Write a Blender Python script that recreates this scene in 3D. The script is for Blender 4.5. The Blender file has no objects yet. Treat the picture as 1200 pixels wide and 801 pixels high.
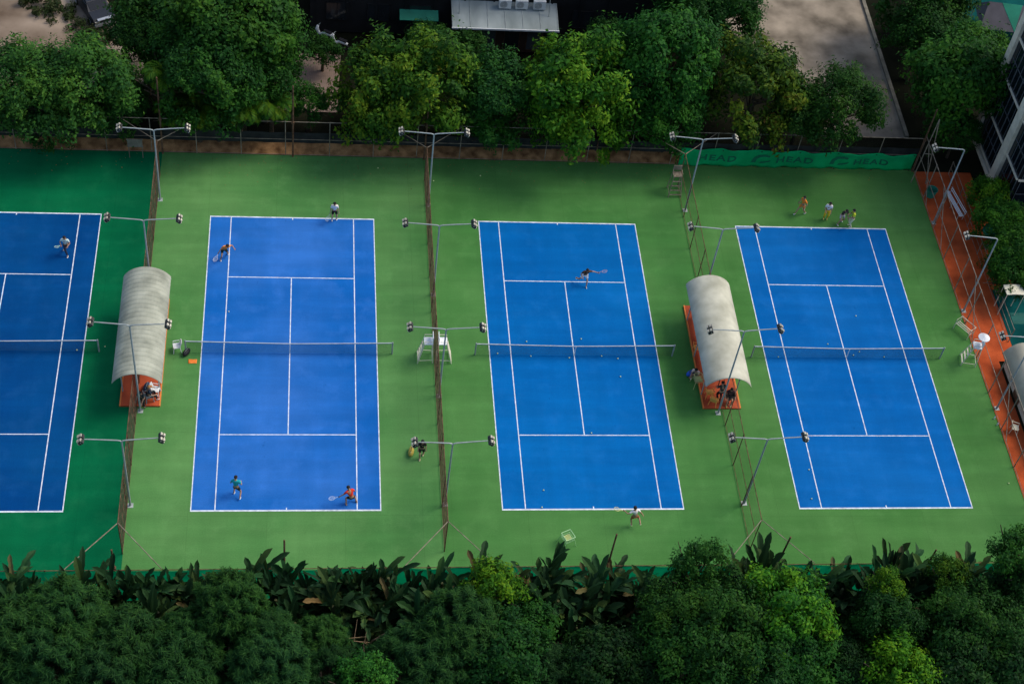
import bpy, math, random
from mathutils import Vector, Matrix
from math import radians as R, sin, cos, pi

scene = bpy.context.scene
col = scene.collection
rnd = random.Random(11)

# ------------------------------------------------------------------ camera
CAM = Vector((1.438, -63.6294, 76.895))
ROT = Matrix(((0.9920749562, -0.0092724795, -0.1253048377),
              (-0.0735236389, 0.7658669094, -0.6387817715),
              (0.1018899199, 0.6429322656, 0.7591156342)))
FPX = 1846.2
cam_data = bpy.data.cameras.new('camera')
cam_data.sensor_width = 36
cam_data.lens = 36 * FPX / 1200
cam_data.clip_start = 1
cam_data.clip_end = 3000
cam = bpy.data.objects.new('camera', cam_data)
col.objects.link(cam)
cam.matrix_world = Matrix.Translation(CAM) @ ROT.to_4x4()
scene.camera = cam


def at(x, y, z=0.0):
    """point of the place at height z seen at photograph pixel (x, y)"""
    d = ROT @ Vector(((x - 600) / FPX, -(y - 400.5) / FPX, -1))
    return CAM + d * ((z - CAM.z) / d.z)


# ------------------------------------------------------------------ materials
def new_mat(name):
    m = bpy.data.materials.new(name)
    m.use_nodes = True
    nt = m.node_tree
    b = nt.nodes['Principled BSDF']
    return m, nt, b


def mat(name, c, rough=0.6, scale=3.0, amt=0.15, metal=0.0, c2=None, spec=0.3, detail=6, bump=0.0, stretch=None):
    """plain surface whose colour drifts between two tones"""
    m, nt, b = new_mat(name)
    N, L = nt.nodes, nt.links
    tc = N.new('ShaderNodeTexCoord')
    no = N.new('ShaderNodeTexNoise')
    no.inputs['Scale'].default_value = scale
    no.inputs['Detail'].default_value = detail
    if stretch:
        mp = N.new('ShaderNodeMapping')
        mp.inputs['Scale'].default_value = stretch
        L.new(tc.outputs['Object'], mp.inputs['Vector'])
        L.new(mp.outputs['Vector'], no.inputs['Vector'])
    else:
        L.new(tc.outputs['Object'], no.inputs['Vector'])
    ra = N.new('ShaderNodeValToRGB')
    lo = tuple(v * (1 - amt) for v in c)
    hi = c2 if c2 else tuple(min(1, v * (1 + amt)) for v in c)
    ra.color_ramp.elements[0].position = .3
    ra.color_ramp.elements[0].color = (*lo, 1)
    ra.color_ramp.elements[1].position = .7
    ra.color_ramp.elements[1].color = (*hi, 1)
    L.new(no.outputs['Fac'], ra.inputs['Fac'])
    L.new(ra.outputs['Color'], b.inputs['Base Color'])
    b.inputs['Roughness'].default_value = rough
    b.inputs['Metallic'].default_value = metal
    b.inputs['Specular IOR Level'].default_value = spec
    if bump:
        bp = N.new('ShaderNodeBump')
        bp.inputs['Strength'].default_value = bump
        L.new(no.outputs['Fac'], bp.inputs['Height'])
        L.new(bp.outputs['Normal'], b.inputs['Normal'])
    return m


def paint_mat(name, c, worn, seed):
    """acrylic court paint: worn blotches, squeegee streaks and fine grain"""
    m, nt, b = new_mat(name)
    N, L = nt.nodes, nt.links
    tc = N.new('ShaderNodeTexCoord')
    mp = N.new('ShaderNodeMapping')
    mp.inputs['Location'].default_value = (seed * 7.3, seed * 3.1, 0)
    L.new(tc.outputs['Object'], mp.inputs['Vector'])

    def noise(scale, stretch=(1, 1, 1), detail=5, rough=.55):
        q = N.new('ShaderNodeMapping')
        q.inputs['Scale'].default_value = stretch
        L.new(mp.outputs['Vector'], q.inputs['Vector'])
        n = N.new('ShaderNodeTexNoise')
        n.inputs['Scale'].default_value = scale
        n.inputs['Detail'].default_value = detail
        n.inputs['Roughness'].default_value = rough
        L.new(q.outputs['Vector'], n.inputs['Vector'])
        return n.outputs['Fac']

    def ramp(f, a, z, ca=(0, 0, 0), cz=(1, 1, 1)):
        r = N.new('ShaderNodeValToRGB')
        r.color_ramp.elements[0].position = a
        r.color_ramp.elements[1].position = z
        r.color_ramp.elements[0].color = (*ca, 1)
        r.color_ramp.elements[1].color = (*cz, 1)
        L.new(f, r.inputs['Fac'])
        return r.outputs['Color']

    def mix(f, a, bb, k=None, mode='MIX'):
        x = N.new('ShaderNodeMix')
        x.data_type = 'RGBA'
        x.blend_type = mode
        if isinstance(f, float):
            x.inputs['Factor'].default_value = f
        else:
            L.new(f, x.inputs['Factor'])
        for s, v in (('A', a), ('B', bb)):
            i = [q for q in x.inputs if q.name == s and q.type == 'RGBA'][0]
            if isinstance(v, tuple):
                i.default_value = (*v, 1)
            else:
                L.new(v, i)
        return [q for q in x.outputs if q.type == 'RGBA'][0]
    big = ramp(noise(.16, detail=3), .35, .68)
    base = mix(big, c, worn)
    blot = ramp(noise(.7, detail=7, rough=.65), .50, .76, cz=(.55, .55, .55))
    base = mix(blot, base, tuple(v * 1.15 + .008 for v in worn))
    streak = ramp(noise(1.1, (.12, 1.0, 1), 4), .4, .75, (.93, .93, .93), (1.10, 1.10, 1.10))
    base = mix(1.0, base, streak, mode='MULTIPLY')
    streak2 = ramp(noise(.9, (1.0, .10, 1), 4), .4, .75, (.95, .95, .95), (1.06, 1.06, 1.06))
    base = mix(1.0, base, streak2, mode='MULTIPLY')
    grain = ramp(noise(14, detail=3), .3, .75, (.9, .9, .9), (1.08, 1.08, 1.08))
    base = mix(1.0, base, grain, mode='MULTIPLY')
    if worn[1] > worn[2]:
        bt = N.new('ShaderNodeTexBrick')
        bt.offset = 0
        bt.inputs['Scale'].default_value = 1
        bt.inputs['Brick Width'].default_value = 4.5
        bt.inputs['Row Height'].default_value = 6
        bt.inputs['Mortar Size'].default_value = .018
        bt.inputs['Mortar Smooth'].default_value = .6
        bt.inputs['Color1'].default_value = (1, 1, 1, 1)
        bt.inputs['Color2'].default_value = (.965, .965, .965, 1)
        bt.inputs['Mortar'].default_value = (.84, .84, .82, 1)
        L.new(mp.outputs['Vector'], bt.inputs['Vector'])
        base = mix(1.0, base, bt.outputs['Color'], mode='MULTIPLY')
    scuff = ramp(noise(2.2, (1, .5, 1), 9, .7), .64, .70, cz=(.5, .5, .5))
    base = mix(scuff, base, tuple(v * .62 for v in c))
    L.new(base, b.inputs['Base Color'])
    b.inputs['Roughness'].default_value = .85
    b.inputs['Specular IOR Level'].default_value = .05
    return m


def leaf_mat(name, cols, brown=None):
    """each leaf takes its own tone; the tree's own tint multiplies it"""
    m, nt, b = new_mat(name)
    N, L = nt.nodes, nt.links
    g = N.new('ShaderNodeNewGeometry')
    at_ = N.new('ShaderNodeAttribute')
    at_.attribute_name = 'tone'
    ma = N.new('ShaderNodeMath')
    ma.operation = 'MULTIPLY_ADD'
    ma.inputs[1].default_value = .45
    L.new(g.outputs['Random Per Island'], ma.inputs[0])
    L.new(at_.outputs['Fac'], ma.inputs[2])
    ra = N.new('ShaderNodeValToRGB')
    el = ra.color_ramp.elements
    el[0].position = 0
    el[0].color = (*cols[0], 1)
    el[1].position = .94 if brown else 1
    el[1].color = (*cols[-1], 1)
    for i, c in enumerate(cols[1:-1]):
        e = el.new((i + 1) / (len(cols) - 1) * .9)
        e.color = (*c, 1)
    if brown:
        e = el.new(.955)
        e.color = (*brown, 1)
    L.new(ma.outputs['Value'], ra.inputs['Fac'])
    oi = N.new('ShaderNodeObjectInfo')
    mx = N.new('ShaderNodeMix')
    mx.data_type = 'RGBA'
    mx.blend_type = 'MULTIPLY'
    mx.inputs['Factor'].default_value = 1
    ins = [q for q in mx.inputs if q.type == 'RGBA']
    L.new(ra.outputs['Color'], ins[0])
    L.new(oi.outputs['Color'], ins[1])
    out = [q for q in mx.outputs if q.type == 'RGBA'][0]
    L.new(out, b.inputs['Base Color'])
    b.inputs['Roughness'].default_value = .6
    b.inputs['Specular IOR Level'].default_value = .10
    tr = N.new('ShaderNodeBsdfTranslucent')
    L.new(out, tr.inputs['Color'])
    ms = N.new('ShaderNodeMixShader')
    ms.inputs['Fac'].default_value = .22
    L.new(b.outputs['BSDF'], ms.inputs[1])
    L.new(tr.outputs['BSDF'], ms.inputs[2])
    L.new(ms.outputs['Shader'], N['Material Output'].inputs['Surface'])
    return m


def shade_cloth_mat(name, c, c2, fac):
    m = mat(name, c, .8, .8, .2, c2=c2, spec=.1)
    nt = m.node_tree
    N, L = nt.nodes, nt.links
    b = N['Principled BSDF']
    src = b.inputs['Base Color'].links[0].from_socket
    tr = N.new('ShaderNodeBsdfTranslucent')
    L.new(src, tr.inputs['Color'])
    ms = N.new('ShaderNodeMixShader')
    ms.inputs['Fac'].default_value = fac
    L.new(b.outputs['BSDF'], ms.inputs[1])
    L.new(tr.outputs['BSDF'], ms.inputs[2])
    L.new(ms.outputs['Shader'], N['Material Output'].inputs['Surface'])
    return m


def tile_mat(name, c, c2, mortar, scale):
    m, nt, b = new_mat(name)
    N, L = nt.nodes, nt.links
    tc = N.new('ShaderNodeTexCoord')
    br = N.new('ShaderNodeTexBrick')
    br.inputs['Scale'].default_value = scale
    br.inputs['Color1'].default_value = (*c, 1)
    br.inputs['Color2'].default_value = (*c2, 1)
    br.inputs['Mortar'].default_value = (*mortar, 1)
    br.inputs['Mortar Size'].default_value = .03
    mp = N.new('ShaderNodeMapping')
    mp.inputs['Rotation'].default_value = (0, 0, R(40))
    L.new(tc.outputs['Object'], mp.inputs['Vector'])
    L.new(mp.outputs['Vector'], br.inputs['Vector'])
    L.new(br.outputs['Color'], b.inputs['Base Color'])
    b.inputs['Roughness'].default_value = .85
    return m


M = {}
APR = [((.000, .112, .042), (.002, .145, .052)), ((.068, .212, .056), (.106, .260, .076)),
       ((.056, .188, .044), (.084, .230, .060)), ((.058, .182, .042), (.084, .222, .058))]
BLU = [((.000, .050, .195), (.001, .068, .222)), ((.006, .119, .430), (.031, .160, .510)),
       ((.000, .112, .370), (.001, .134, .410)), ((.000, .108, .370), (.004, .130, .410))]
for i in range(4):
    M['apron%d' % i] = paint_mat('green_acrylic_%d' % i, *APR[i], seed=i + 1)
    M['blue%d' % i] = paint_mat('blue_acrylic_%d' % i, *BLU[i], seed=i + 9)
M['line'] = mat('line_paint', (.64, .69, .75), .85, 3.5, .26, detail=10, spec=.05)
M['soil'] = mat('dark_soil', (.005, .007, .004), .95, .35, .5, c2=(.014, .015, .008), bump=.3, spec=.03)
M['clay'] = mat('orange_clay', (.24, .105, .03), .95, 1.6, .5, c2=(.50, .27, .11), bump=.4)
M['yard'] = mat('dirt_yard', (.20, .135, .085), .95, .25, .45, c2=(.37, .29, .215), bump=.2, detail=9)
M['lane'] = mat('worn_concrete', (.18, .148, .108), .95, .45, .42, c2=(.36, .30, .225), detail=12, spec=.1)
M['kerb'] = mat('kerb_concrete', (.16, .145, .11), .9, 2, .3)
M['red'] = mat('red_acrylic', (.46, .072, .018), .85, .8, .3, c2=(.58, .105, .028), detail=8, spec=.1)
M['redslab'] = mat('red_platform_paint', (.40, .060, .018), .75, 1.2, .25, c2=(.50, .085, .025))
M['orange_edge'] = mat('orange_edge_paint', (.70, .20, .045), .7, 1.5, .2)
M['teal'] = mat('teal_floor_paint', (.003, .105, .085), .7, .6, .3, c2=(.008, .15, .125))
M['tealdark'] = mat('teal_dark_floor', (.001, .055, .055), .9, .4, .3, c2=(.003, .085, .08), spec=.05)
M['tiles'] = tile_mat('clay_paving', (.24, .16, .12), (.20, .14, .11), (.12, .09, .07), 2.2)
M['galv'] = mat('galvanised_steel', (.42, .46, .44), .5, 3, .25, .3)
M['galvw'] = mat('pale_painted_steel', (.30, .335, .33), .5, 3, .2)
M['rust'] = mat('rusty_steel', (.10, .050, .028), .85, 3, .45, c2=(.20, .115, .068), spec=.1)
M['rustpale'] = mat('weathered_steel', (.20, .155, .105), .75, 2.5, .4, c2=(.34, .28, .20))
M['wire'] = mat('dark_fence_wire', (.022, .017, .010), .8, 3, .3)
M['net'] = mat('black_net_cord', (.012, .014, .02), .9, 3, .2)
M['band'] = mat('worn_net_band', (.46, .49, .52), .8, 2, .2)
M['white'] = mat('white_paint', (.78, .79, .78), .5, 2, .08)
M['cream'] = mat('cream_paint', (.66, .62, .47), .6, 2, .15)
M['orange'] = mat('orange_plastic', (.80, .21, .03), .5, 2, .15)
M['black'] = mat('black_rubber', (.014, .014, .016), .6, 4, .3)
M['lampbody'] = mat('lamp_housing', (.035, .036, .036), .5, 4, .3)
M['reflector'] = mat('lamp_reflector', (.50, .46, .36), .4, 4, .15, .1)
M['roofA'] = mat('grey_membrane', (.30, .315, .245), .75, .9, .25, c2=(.44, .45, .355), detail=10, spec=.1)
M['roofB'] = mat('cream_membrane', (.46, .45, .34), .75, .8, .25, c2=(.60, .585, .46), detail=10, spec=.1)
M['screen'] = shade_cloth_mat('green_windscreen', (.006, .56, .17), (.010, .62, .22), .45)
M['screenlow'] = shade_cloth_mat('teal_windscreen', (.002, .44, .17), (.004, .52, .21), .5)
M['shadedark'] = mat('painted_tree_shade', (.012, .014, .013), .9, 1.2, .4, c2=(.03, .03, .028))  # near black, for the sheet that stands in for tree shade
M['print'] = mat('dark_green_print', (.004, .15, .068), .8, 2, .2)
M['bark'] = mat('bark', (.075, .052, .034), .95, 5, .4, bump=.5)
M['stem'] = mat('banana_stem', (.075, .085, .03), .8, 5, .4)
M['darkwall'] = mat('dark_cladding', (.011, .012, .013), .7, .5, .4, c2=(.020, .020, .021))
M['brownwall'] = mat('brown_panelling', (.052, .026, .017), .8, .8, .4, c2=(.085, .042, .028))
M['winddark'] = mat('dark_window_glass', (.018, .022, .026), .12, 1, .2, spec=.6)
M['sheetroof'] = mat('pale_sheet_roof', (.26, .31, .30), .55, .9, .22, c2=(.36, .41, .40), stretch=(1, .3, 1))
M['awning'] = mat('green_awning', (.015, .19, .12), .6, 1, .2)
M['stone'] = mat('pale_stone', (.72, .64, .50), .8, 2, .15)
M['mullion'] = mat('grey_mullion', (.10, .11, .115), .6, 2, .15, .0, spec=.1)
M['glass'] = mat('blue_black_glass', (.006, .010, .015), .12, .6, .4, spec=.4)
M['carpaint'] = mat('dark_car_paint', (.02, .022, .026), .3, 2, .1, .3, spec=.6)
M['carsilver'] = mat('silver_car_trim', (.40, .42, .44), .35, 2, .1, .3)
M['ball'] = mat('tennis_felt', (.72, .78, .36), .9, 9, .1)
M['tarp'] = mat('grey_tarp', (.10, .095, .11), .8, 1, .2)
M['tarpgreen'] = mat('green_tarp', (.02, .24, .15), .8, 1, .2)
M['skin'] = mat('skin', (.42, .24, .155), .6, 6, .1)
M['hair'] = mat('dark_hair', (.012, .010, .009), .7, 8, .3)
M['eye'] = mat('eye', (.02, .02, .02), .4, 8, .1)
LEAF = leaf_mat('broad_leaf', [(.010, .040, .012), (.018, .070, .014), (.034, .105, .014), (.060, .135, .014)])
LEAFY = leaf_mat('yellow_green_leaf', [(.008, .034, .008), (.022, .072, .010), (.058, .125, .010), (.125, .165, .012)], (.12, .075, .02))
NEEDLE = leaf_mat('needle_leaf', [(.006, .028, .012), (.012, .050, .014), (.040, .100, .018)])
BANANA = leaf_mat('banana_leaf', [(.008, .032, .014), (.014, .050, .018), (.042, .092, .022)], (.085, .082, .034))
WEED = leaf_mat('weed_leaf', [(.03, .06, .015), (.05, .08, .02), (.08, .09, .03)])


def cloth(c):
    k = 'cloth_%02x%02x%02x' % tuple(int(v * 255) for v in c)
    if k not in M:
        M[k] = mat(k, c, .85, 9, .12)
    return M[k]


# ------------------------------------------------------------------ mesh builder
class MB:
    def __init__(s):
        s.tone, s.tv = [], 0.0
        s.v, s.f, s.mi = [], [], []
        s.cur = 0

    def face(s, pts, mi=None):
        i = len(s.v)
        s.v += [Vector(p) for p in pts]
        s.f.append(tuple(range(i, i + len(pts))))
        s.mi.append(s.cur if mi is None else mi)

    def _add(s, vs, fs):
        i = len(s.v)
        s.v += vs
        for f in fs:
            s.f.append(tuple(i + k for k in f))
            s.mi.append(s.cur)

    def box(s, c, d, rz=0.0, mat=None, chamfer=0.0):
        x, y, z = d[0] / 2, d[1] / 2, d[2] / 2
        m = Matrix.Rotation(rz, 3, 'Z') if mat is None else mat
        vs = [Vector(c) + m @ Vector((a * x, b * y, e * z)) for e in (-1, 1) for a, b in ((-1, -1), (1, -1), (1, 1), (-1, 1))]
        s._add(vs, [(0, 3, 2, 1), (4, 5, 6, 7), (0, 1, 5, 4), (1, 2, 6, 5), (2, 3, 7, 6), (3, 0, 4, 7)])

    def bar(s, a, b, r, n=6, r2=None):
        s.tube([a, b], [r, r if r2 is None else r2], n)

    def tube(s, pts, rs, n=6, cap=True):
        pts = [Vector(p) for p in pts]
        if not isinstance(rs, (list, tuple)):
            rs = [rs] * len(pts)
        i0 = len(s.v)
        t0 = (pts[1] - pts[0]).normalized()
        up = Vector((0, 0, 1)) if abs(t0.z) < .9 else Vector((1, 0, 0))
        u = t0.cross(up).normalized()
        for k, p in enumerate(pts):
            a = pts[max(k - 1, 0)]
            b = pts[min(k + 1, len(pts) - 1)]
            t = (b - a).normalized()
            u = (u - t * u.dot(t))
            u = u.normalized() if u.length > 1e-6 else t.orthogonal().normalized()
            w = t.cross(u)
            for j in range(n):
                an = 2 * pi * j / n
                s.v.append(p + (u * cos(an) + w * sin(an)) * rs[k])
        for k in range(len(pts) - 1):
            for j in range(n):
                a = i0 + k * n + j
                b = i0 + k * n + (j + 1) % n
                s.f.append((a, b, b + n, a + n))
                s.mi.append(s.cur)
        if cap:
            s.f.append(tuple(i0 + j for j in reversed(range(n))))
            s.mi.append(s.cur)
            e = i0 + (len(pts) - 1) * n
            s.f.append(tuple(e + j for j in range(n)))
            s.mi.append(s.cur)

    def ball(s, c, r, n=8, m=6, mat=None):
        r = r if isinstance(r, (tuple, list)) else (r, r, r)
        i0 = len(s.v)
        mt = mat or Matrix.Identity(3)
        for i in range(m + 1):
            th = pi * i / m
            for j in range(n):
                ph = 2 * pi * j / n
                s.v.append(Vector(c) + mt @ Vector((r[0] * sin(th) * cos(ph), r[1] * sin(th) * sin(ph), r[2] * cos(th))))
        for i in range(m):
            for j in range(n):
                a = i0 + i * n + j
                b = i0 + i * n + (j + 1) % n
                s.f.append((a, a + n, b + n, b))
                s.mi.append(s.cur)

    def sheet(s, fn, nu, nv, thick=None):
        """grid surface; with thick it becomes a closed slab displaced by that vector"""
        i0 = len(s.v)
        P = [[Vector(fn(i / nu, j / nv)) for j in range(nv + 1)] for i in range(nu + 1)]
        for r in P:
            s.v += r
        W = nv + 1
        for i in range(nu):
            for j in range(nv):
                a = i0 + i * W + j
                s.f.append((a, a + W, a + W + 1, a + 1))
                s.mi.append(s.cur)
        if thick is not None:
            t = Vector(thick)
            i1 = len(s.v)
            for r in P:
                s.v += [p + t for p in r]
            for i in range(nu):
                for j in range(nv):
                    a = i1 + i * W + j
                    s.f.append((a, a + 1, a + W + 1, a + W))
                    s.mi.append(s.cur)
            edge = [(i, 0) for i in range(nu)] + [(nu, j) for j in range(nv)] + [(i, nv) for i in range(nu, 0, -1)] + [(0, j) for j in range(nv, 0, -1)]
            for q in range(len(edge)):
                a = edge[q][0] * W + edge[q][1]
                b = edge[(q + 1) % len(edge)]
                b = b[0] * W + b[1]
                s.f.append((i0 + a, i1 + a, i1 + b, i0 + b))
                s.mi.append(s.cur)

    def mesh(s, name, mats, smooth=False):
        me = bpy.data.meshes.new(name)
        me.from_pydata([tuple(v) for v in s.v], [], s.f)
        for m in (mats if isinstance(mats, (list, tuple)) else [mats]):
            me.materials.append(m)
        me.polygons.foreach_set('material_index', s.mi)
        if s.tone:
            at_ = me.attributes.new('tone', 'FLOAT', 'FACE')
            at_.data.foreach_set('value', s.tone)
        if smooth:
            me.polygons.foreach_set('use_smooth', [True] * len(s.f))
        me.update()
        return me

    def build(s, name, mats, parent=None, smooth=False):
        o = bpy.data.objects.new(name, s.mesh(name, mats, smooth))
        col.objects.link(o)
        if parent is not None:
            o.parent = parent
        return o


def tag(o, label=None, cat=None, group=None, kind=None):
    if label: o['label'] = label
    if cat: o['category'] = cat
    if group: o['group'] = group
    if kind: o['kind'] = kind
    return o


def thing(name, loc, label, cat, group=None, rz=0.0):
    o = bpy.data.objects.new(name, None)
    o.empty_display_size = .3
    col.objects.link(o)
    o.location = loc
    o.rotation_euler = (0, 0, rz)
    return tag(o, label, cat, group)


KIDS = {}


def copy_tree(root, loc, label, rz=0.0, group=None, scale=None):
    """a thing with copies of its parts and sub-parts"""
    r = root.copy()
    col.objects.link(r)
    r.location = loc
    r.rotation_euler = (0, 0, rz)
    if scale: r.scale = scale
    r['label'] = label
    if group: r['group'] = group

    def kids(src, dst):
        for ch in [o for o in ALLKIDS(src)]:
            c = ch.copy()
            col.objects.link(c)
            c.parent = dst
            kids(ch, c)
    kids(root, r)
    return r


def ALLKIDS(o):
    return list(o.children)


def rect(mb, x0, y0, x1, y1, z):
    mb.face([(x0, y0, z), (x1, y0, z), (x1, y1, z), (x0, y1, z)])


# ------------------------------------------------------------------ the setting: ground
g = MB(); rect(g, -700, -700, 700, 900, -.14)
tag(g.build('ground', M['soil']), kind='structure')
YN, YF = -17.7, 17.95
CX = [-18.07, 0.0, 18.07, 36.14]
XB = [-28.0, -9.035, 9.035, 27.10, 45.12]
for i in range(4):
    a = MB()
    x0, x1 = XB[i], XB[i + 1]
    a.box(((x0 + x1) / 2, (YN + YF) / 2, -.06), (x1 - x0 - .004, YF - YN, .12))
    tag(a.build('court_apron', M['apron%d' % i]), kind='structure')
    a = MB(); cx = CX[i]
    rect(a, cx - 5.485, -11.885, cx + 5.485, 11.885, .004)
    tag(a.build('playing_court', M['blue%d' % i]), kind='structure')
    a = MB(); z = .008
    w = .05
    A, S, L_, V = 5.485, 4.115, 11.885, 6.40
    def ln(xa, ya, xb, yb):
        rect(a, cx + xa, ya, cx + xb, yb, z)
    ln(-A, L_ - .10, A, L_); ln(-A, -L_, A, -L_ + .10)
    for sx in (-1, 1):
        xs = sorted((sx * A, sx * (A - .06)));  ln(xs[0], -L_ + .10, xs[1], L_ - .10)
        xs = sorted((sx * S, sx * (S - .06)));  ln(xs[0], -L_ + .10, xs[1], L_ - .10)
    ln(-S + .06, V - .06, S - .06, V); ln(-S + .06, -V, S - .06, -V + .06)
    ln(-.03, -V + .06, .03, V - .06)
    ln(-.03, L_ - .25, .03, L_ - .10); ln(-.03, -L_ + .10, .03, -L_ + .25)
    tag(a.build('court_lines', M['line']), kind='structure')

g = MB(); g.sheet(lambda u, v: (-28 + 56 * u, 17.96 + 1.5 * v, .02 + .42 * v + .12 * sin(u * 61) * v + .08 * sin(u * 23 + 1) * v), 90, 4)
tag(g.build('soil_bank', M['clay'], smooth=True), kind='structure')
# dirt yard far left, paving, lane
def poly(name, pts, z, m, th=.06):
    b = MB()
    n = len(pts)
    b.face([(p[0], p[1], z) for p in pts])
    for i in range(n):
        p, q = pts[i], pts[(i + 1) % n]
        b.face([(p[0], p[1], z - th), (q[0], q[1], z - th), (q[0], q[1], z), (p[0], p[1], z)])
    return tag(b.build(name, m), kind='structure')

poly('dirt_yard', [(-34, 24), (-14, 24.5), (-10.5, 25), (-10.5, 28.5), (-12.5, 31), (-14.5, 35), (-15, 48), (-42, 48)], -.06, M['yard'])
poly('paved_yard', [(-1.6, 22.6), (3.0, 22.6), (3.3, 29), (-1.4, 29)], -.06, M['tiles'])
poly('concrete_lane', [(39.5, 21.5), (45.35, 21.5), (45.7, 38), (46.2, 60), (30, 60), (32.6, 38), (35, 30)], -.05, M['lane'])
k = MB()
k.sheet(lambda u, v: (45.38 + .28 * v + .35 * u + .5 * u * u, 21.5 + 38 * u, .14), 10, 1, (0, 0, -.25))
tag(k.build('lane_kerb', M['kerb']), kind='structure')
k = MB(); rect(k, 45.124, YN, 46.6, -.2, -.004); rect(k, 45.124, -.2, 47.9, 6.2, -.004); rect(k, 45.124, 6.2, 49.5, 17.8, -.004)
tag(k.build('red_walkway', M['red']), kind='structure')
poly('teal_floor', [(47.92, -.2), (70, -.2), (70, 6.2), (47.92, 6.2)], -.02, M['tealdark'])
k = MB()
for q in [(48.6, 3.1, 1.6, 1.0), (49.9, 4.6, 1.2, 1.5), (51.4, 2.8, 1.3, 1.4), (50.2, .7, 1.5, .9), (52.8, 4.9, 1.2, 1.2), (49.2, 5.5, .9, .9)]:
    rect(k, q[0], q[1], q[0] + q[2], q[1] + q[3], -.012)
tag(k.build('teal_floor_panels', M['teal']), kind='structure')
poly('teal_yard', [(51.0, 30.2), (90, 30.2), (90, 70), (51.6, 70)], -.05, M['tealdark'])

# ------------------------------------------------------------------ fences
FH = 3.15


def wire_mesh(mb, p0, p1, z0, z1, s=.10, r=.00185):
    p0, p1 = Vector(p0), Vector(p1)
    L = (p1 - p0).length
    d = (p1 - p0) / L
    H = z1 - z0
    st = s * 1.41421
    n = int((L + H) / st)
    for k in range(n + 1):
        t = k * st - H
        # rising wire from (t, 0) to (t+H, H)
        a, b = max(t, 0), min(t + H, L)
        if b - a > .02:
            mb.bar(p0 + d * a + Vector((0, 0, z0 + a - t)), p0 + d * b + Vector((0, 0, z0 + b - t)), r, 3)
            mb.bar(p0 + d * a + Vector((0, 0, z1 - (a - t))), p0 + d * b + Vector((0, 0, z1 - (b - t))), r, 3)


def fence(name, p0, p1, label, h=FH, step=3.0, rails=(1.55,), wire=.00185, pm='rust', group=None, pr=.03, wirecol='wire', toprail=True):
    root = thing(name, (p0[0], p0[1], 0), label, 'fence', group)
    o = Vector((p0[0], p0[1], 0))
    q = Vector((p1[0] - p0[0], p1[1] - p0[1], 0))
    L = q.length
    d = q / L
    n = max(1, round(L / step))
    for i in range(n + 1):
        b = MB(); p = d * (L * i / n)
        b.bar(p, p + Vector((0, 0, h)), pr, 7)
        b.ball(p + Vector((0, 0, h)), pr * 1.25, 6, 4)
        b.build('post', M[pm], root)
    if toprail:
        b = MB(); b.bar(Vector((0, 0, h - .03)), q + Vector((0, 0, h - .03)), pr * .85, 6); b.build('top_rail', M[pm], root)
    for z in rails:
        b = MB(); b.bar(Vector((0, 0, z)), q + Vector((0, 0, z)), pr * .7, 6); b.build('middle_rail', M[pm], root)
    b = MB(); b.bar(Vector((0, 0, .08)), q + Vector((0, 0, .08)), pr * .6, 5); b.build('bottom_rail', M[pm], root)
    b = MB(); wire_mesh(b, (0, 0, 0), q, .08, h - .03, r=wire); b.build('wire_mesh', M[wirecol], root)
    return root


DIVL = ['brown wire divider fence between the dark green first court and second court',
        'brown wire divider fence between second and third courts, passing the twin umpire chairs',
        'brown wire divider fence between third and fourth courts, through the cream shelter']
DX = [-9.04, 9.04, 27.10]
YE0, YE1 = -14.7, 15.7
for i, x in enumerate(DX):
    r_ = fence('divider_fence', (x, YE0), (x, YE1), DIVL[i], group='divider fences between the courts', wire=[.0026, .0030, .0017][i])
    for (ye, yf) in ((YE0, YN), (YE1, YF)):
        for sx in (-1, 1):
            b = MB()
            b.bar(Vector((0, ye - YE0, FH - .03)), Vector((sx * 2.55, yf - YE0 + (.06 if yf < 0 else -.06), FH - .03)), .026, 6)
            b.build('corner_brace', M['rustpale'], r_)
    for zz in (.5, 1.0, 2.1, 2.6):
        if i < 2:
            b = MB(); b.bar(Vector((0, 0, zz)), Vector((0, YE1 - YE0, zz)), .014, 5); b.build('tension_cable', M['rust'], r_)
ff = fence('far_fence', (-28, YF), (45.1, YF), 'tall wire fence with rusty posts along the far end of all courts', wire=.0017, pm='rustpale', rails=(1.5,), step=3.04)
b = MB(); b.sheet(lambda u, v: (73.1 * u, .05 + .03 * sin(u * 170), 1.15 + .95 * v), 120, 2)
b.build('painted_shade', M['shadedark'], ff)  # added dark sheet painting the shade under the trees behind the fence
nf = fence('near_fence', (-28, YN), (46, YN), 'wire fence hung with teal windscreen along the near end of the courts', wire=.0017, pm='rust', rails=(1.5,), step=3.04)
b = MB(); b.sheet(lambda u, v: (74 * u, -.05 + .035 * sin(u * 140) + .02 * sin(u * 61) * v, .1 + (FH - .14) * v + .03 * sin(u * 150) * v), 220, 6)
b.build('windscreen', M['screenlow'], nf, smooth=True)
rf = fence('side_fence', (45.15, YN), (45.15, YF), 'pale railed wire fence beside the red walkway on the right', h=3.35, wire=.0017, pm='rustpale', rails=(1.55,), pr=.036)
for y0 in (17.2, 12.9, 4.4, -3.9, -12.2):
    b = MB(); b.bar(Vector((0, y0 - YN - 3.0, .1)), Vector((0, y0 - YN, 3.3)), .028, 6); b.build('diagonal_brace', M['rustpale'], rf)
rl = fence('walkway_railing', (47.75, 1.5), (47.75, 17.6), 'low pale double railing along outer side of the red walkway', h=1.25, rails=(.65,), wire=.0012, pm='rustpale', step=2.7)

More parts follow.
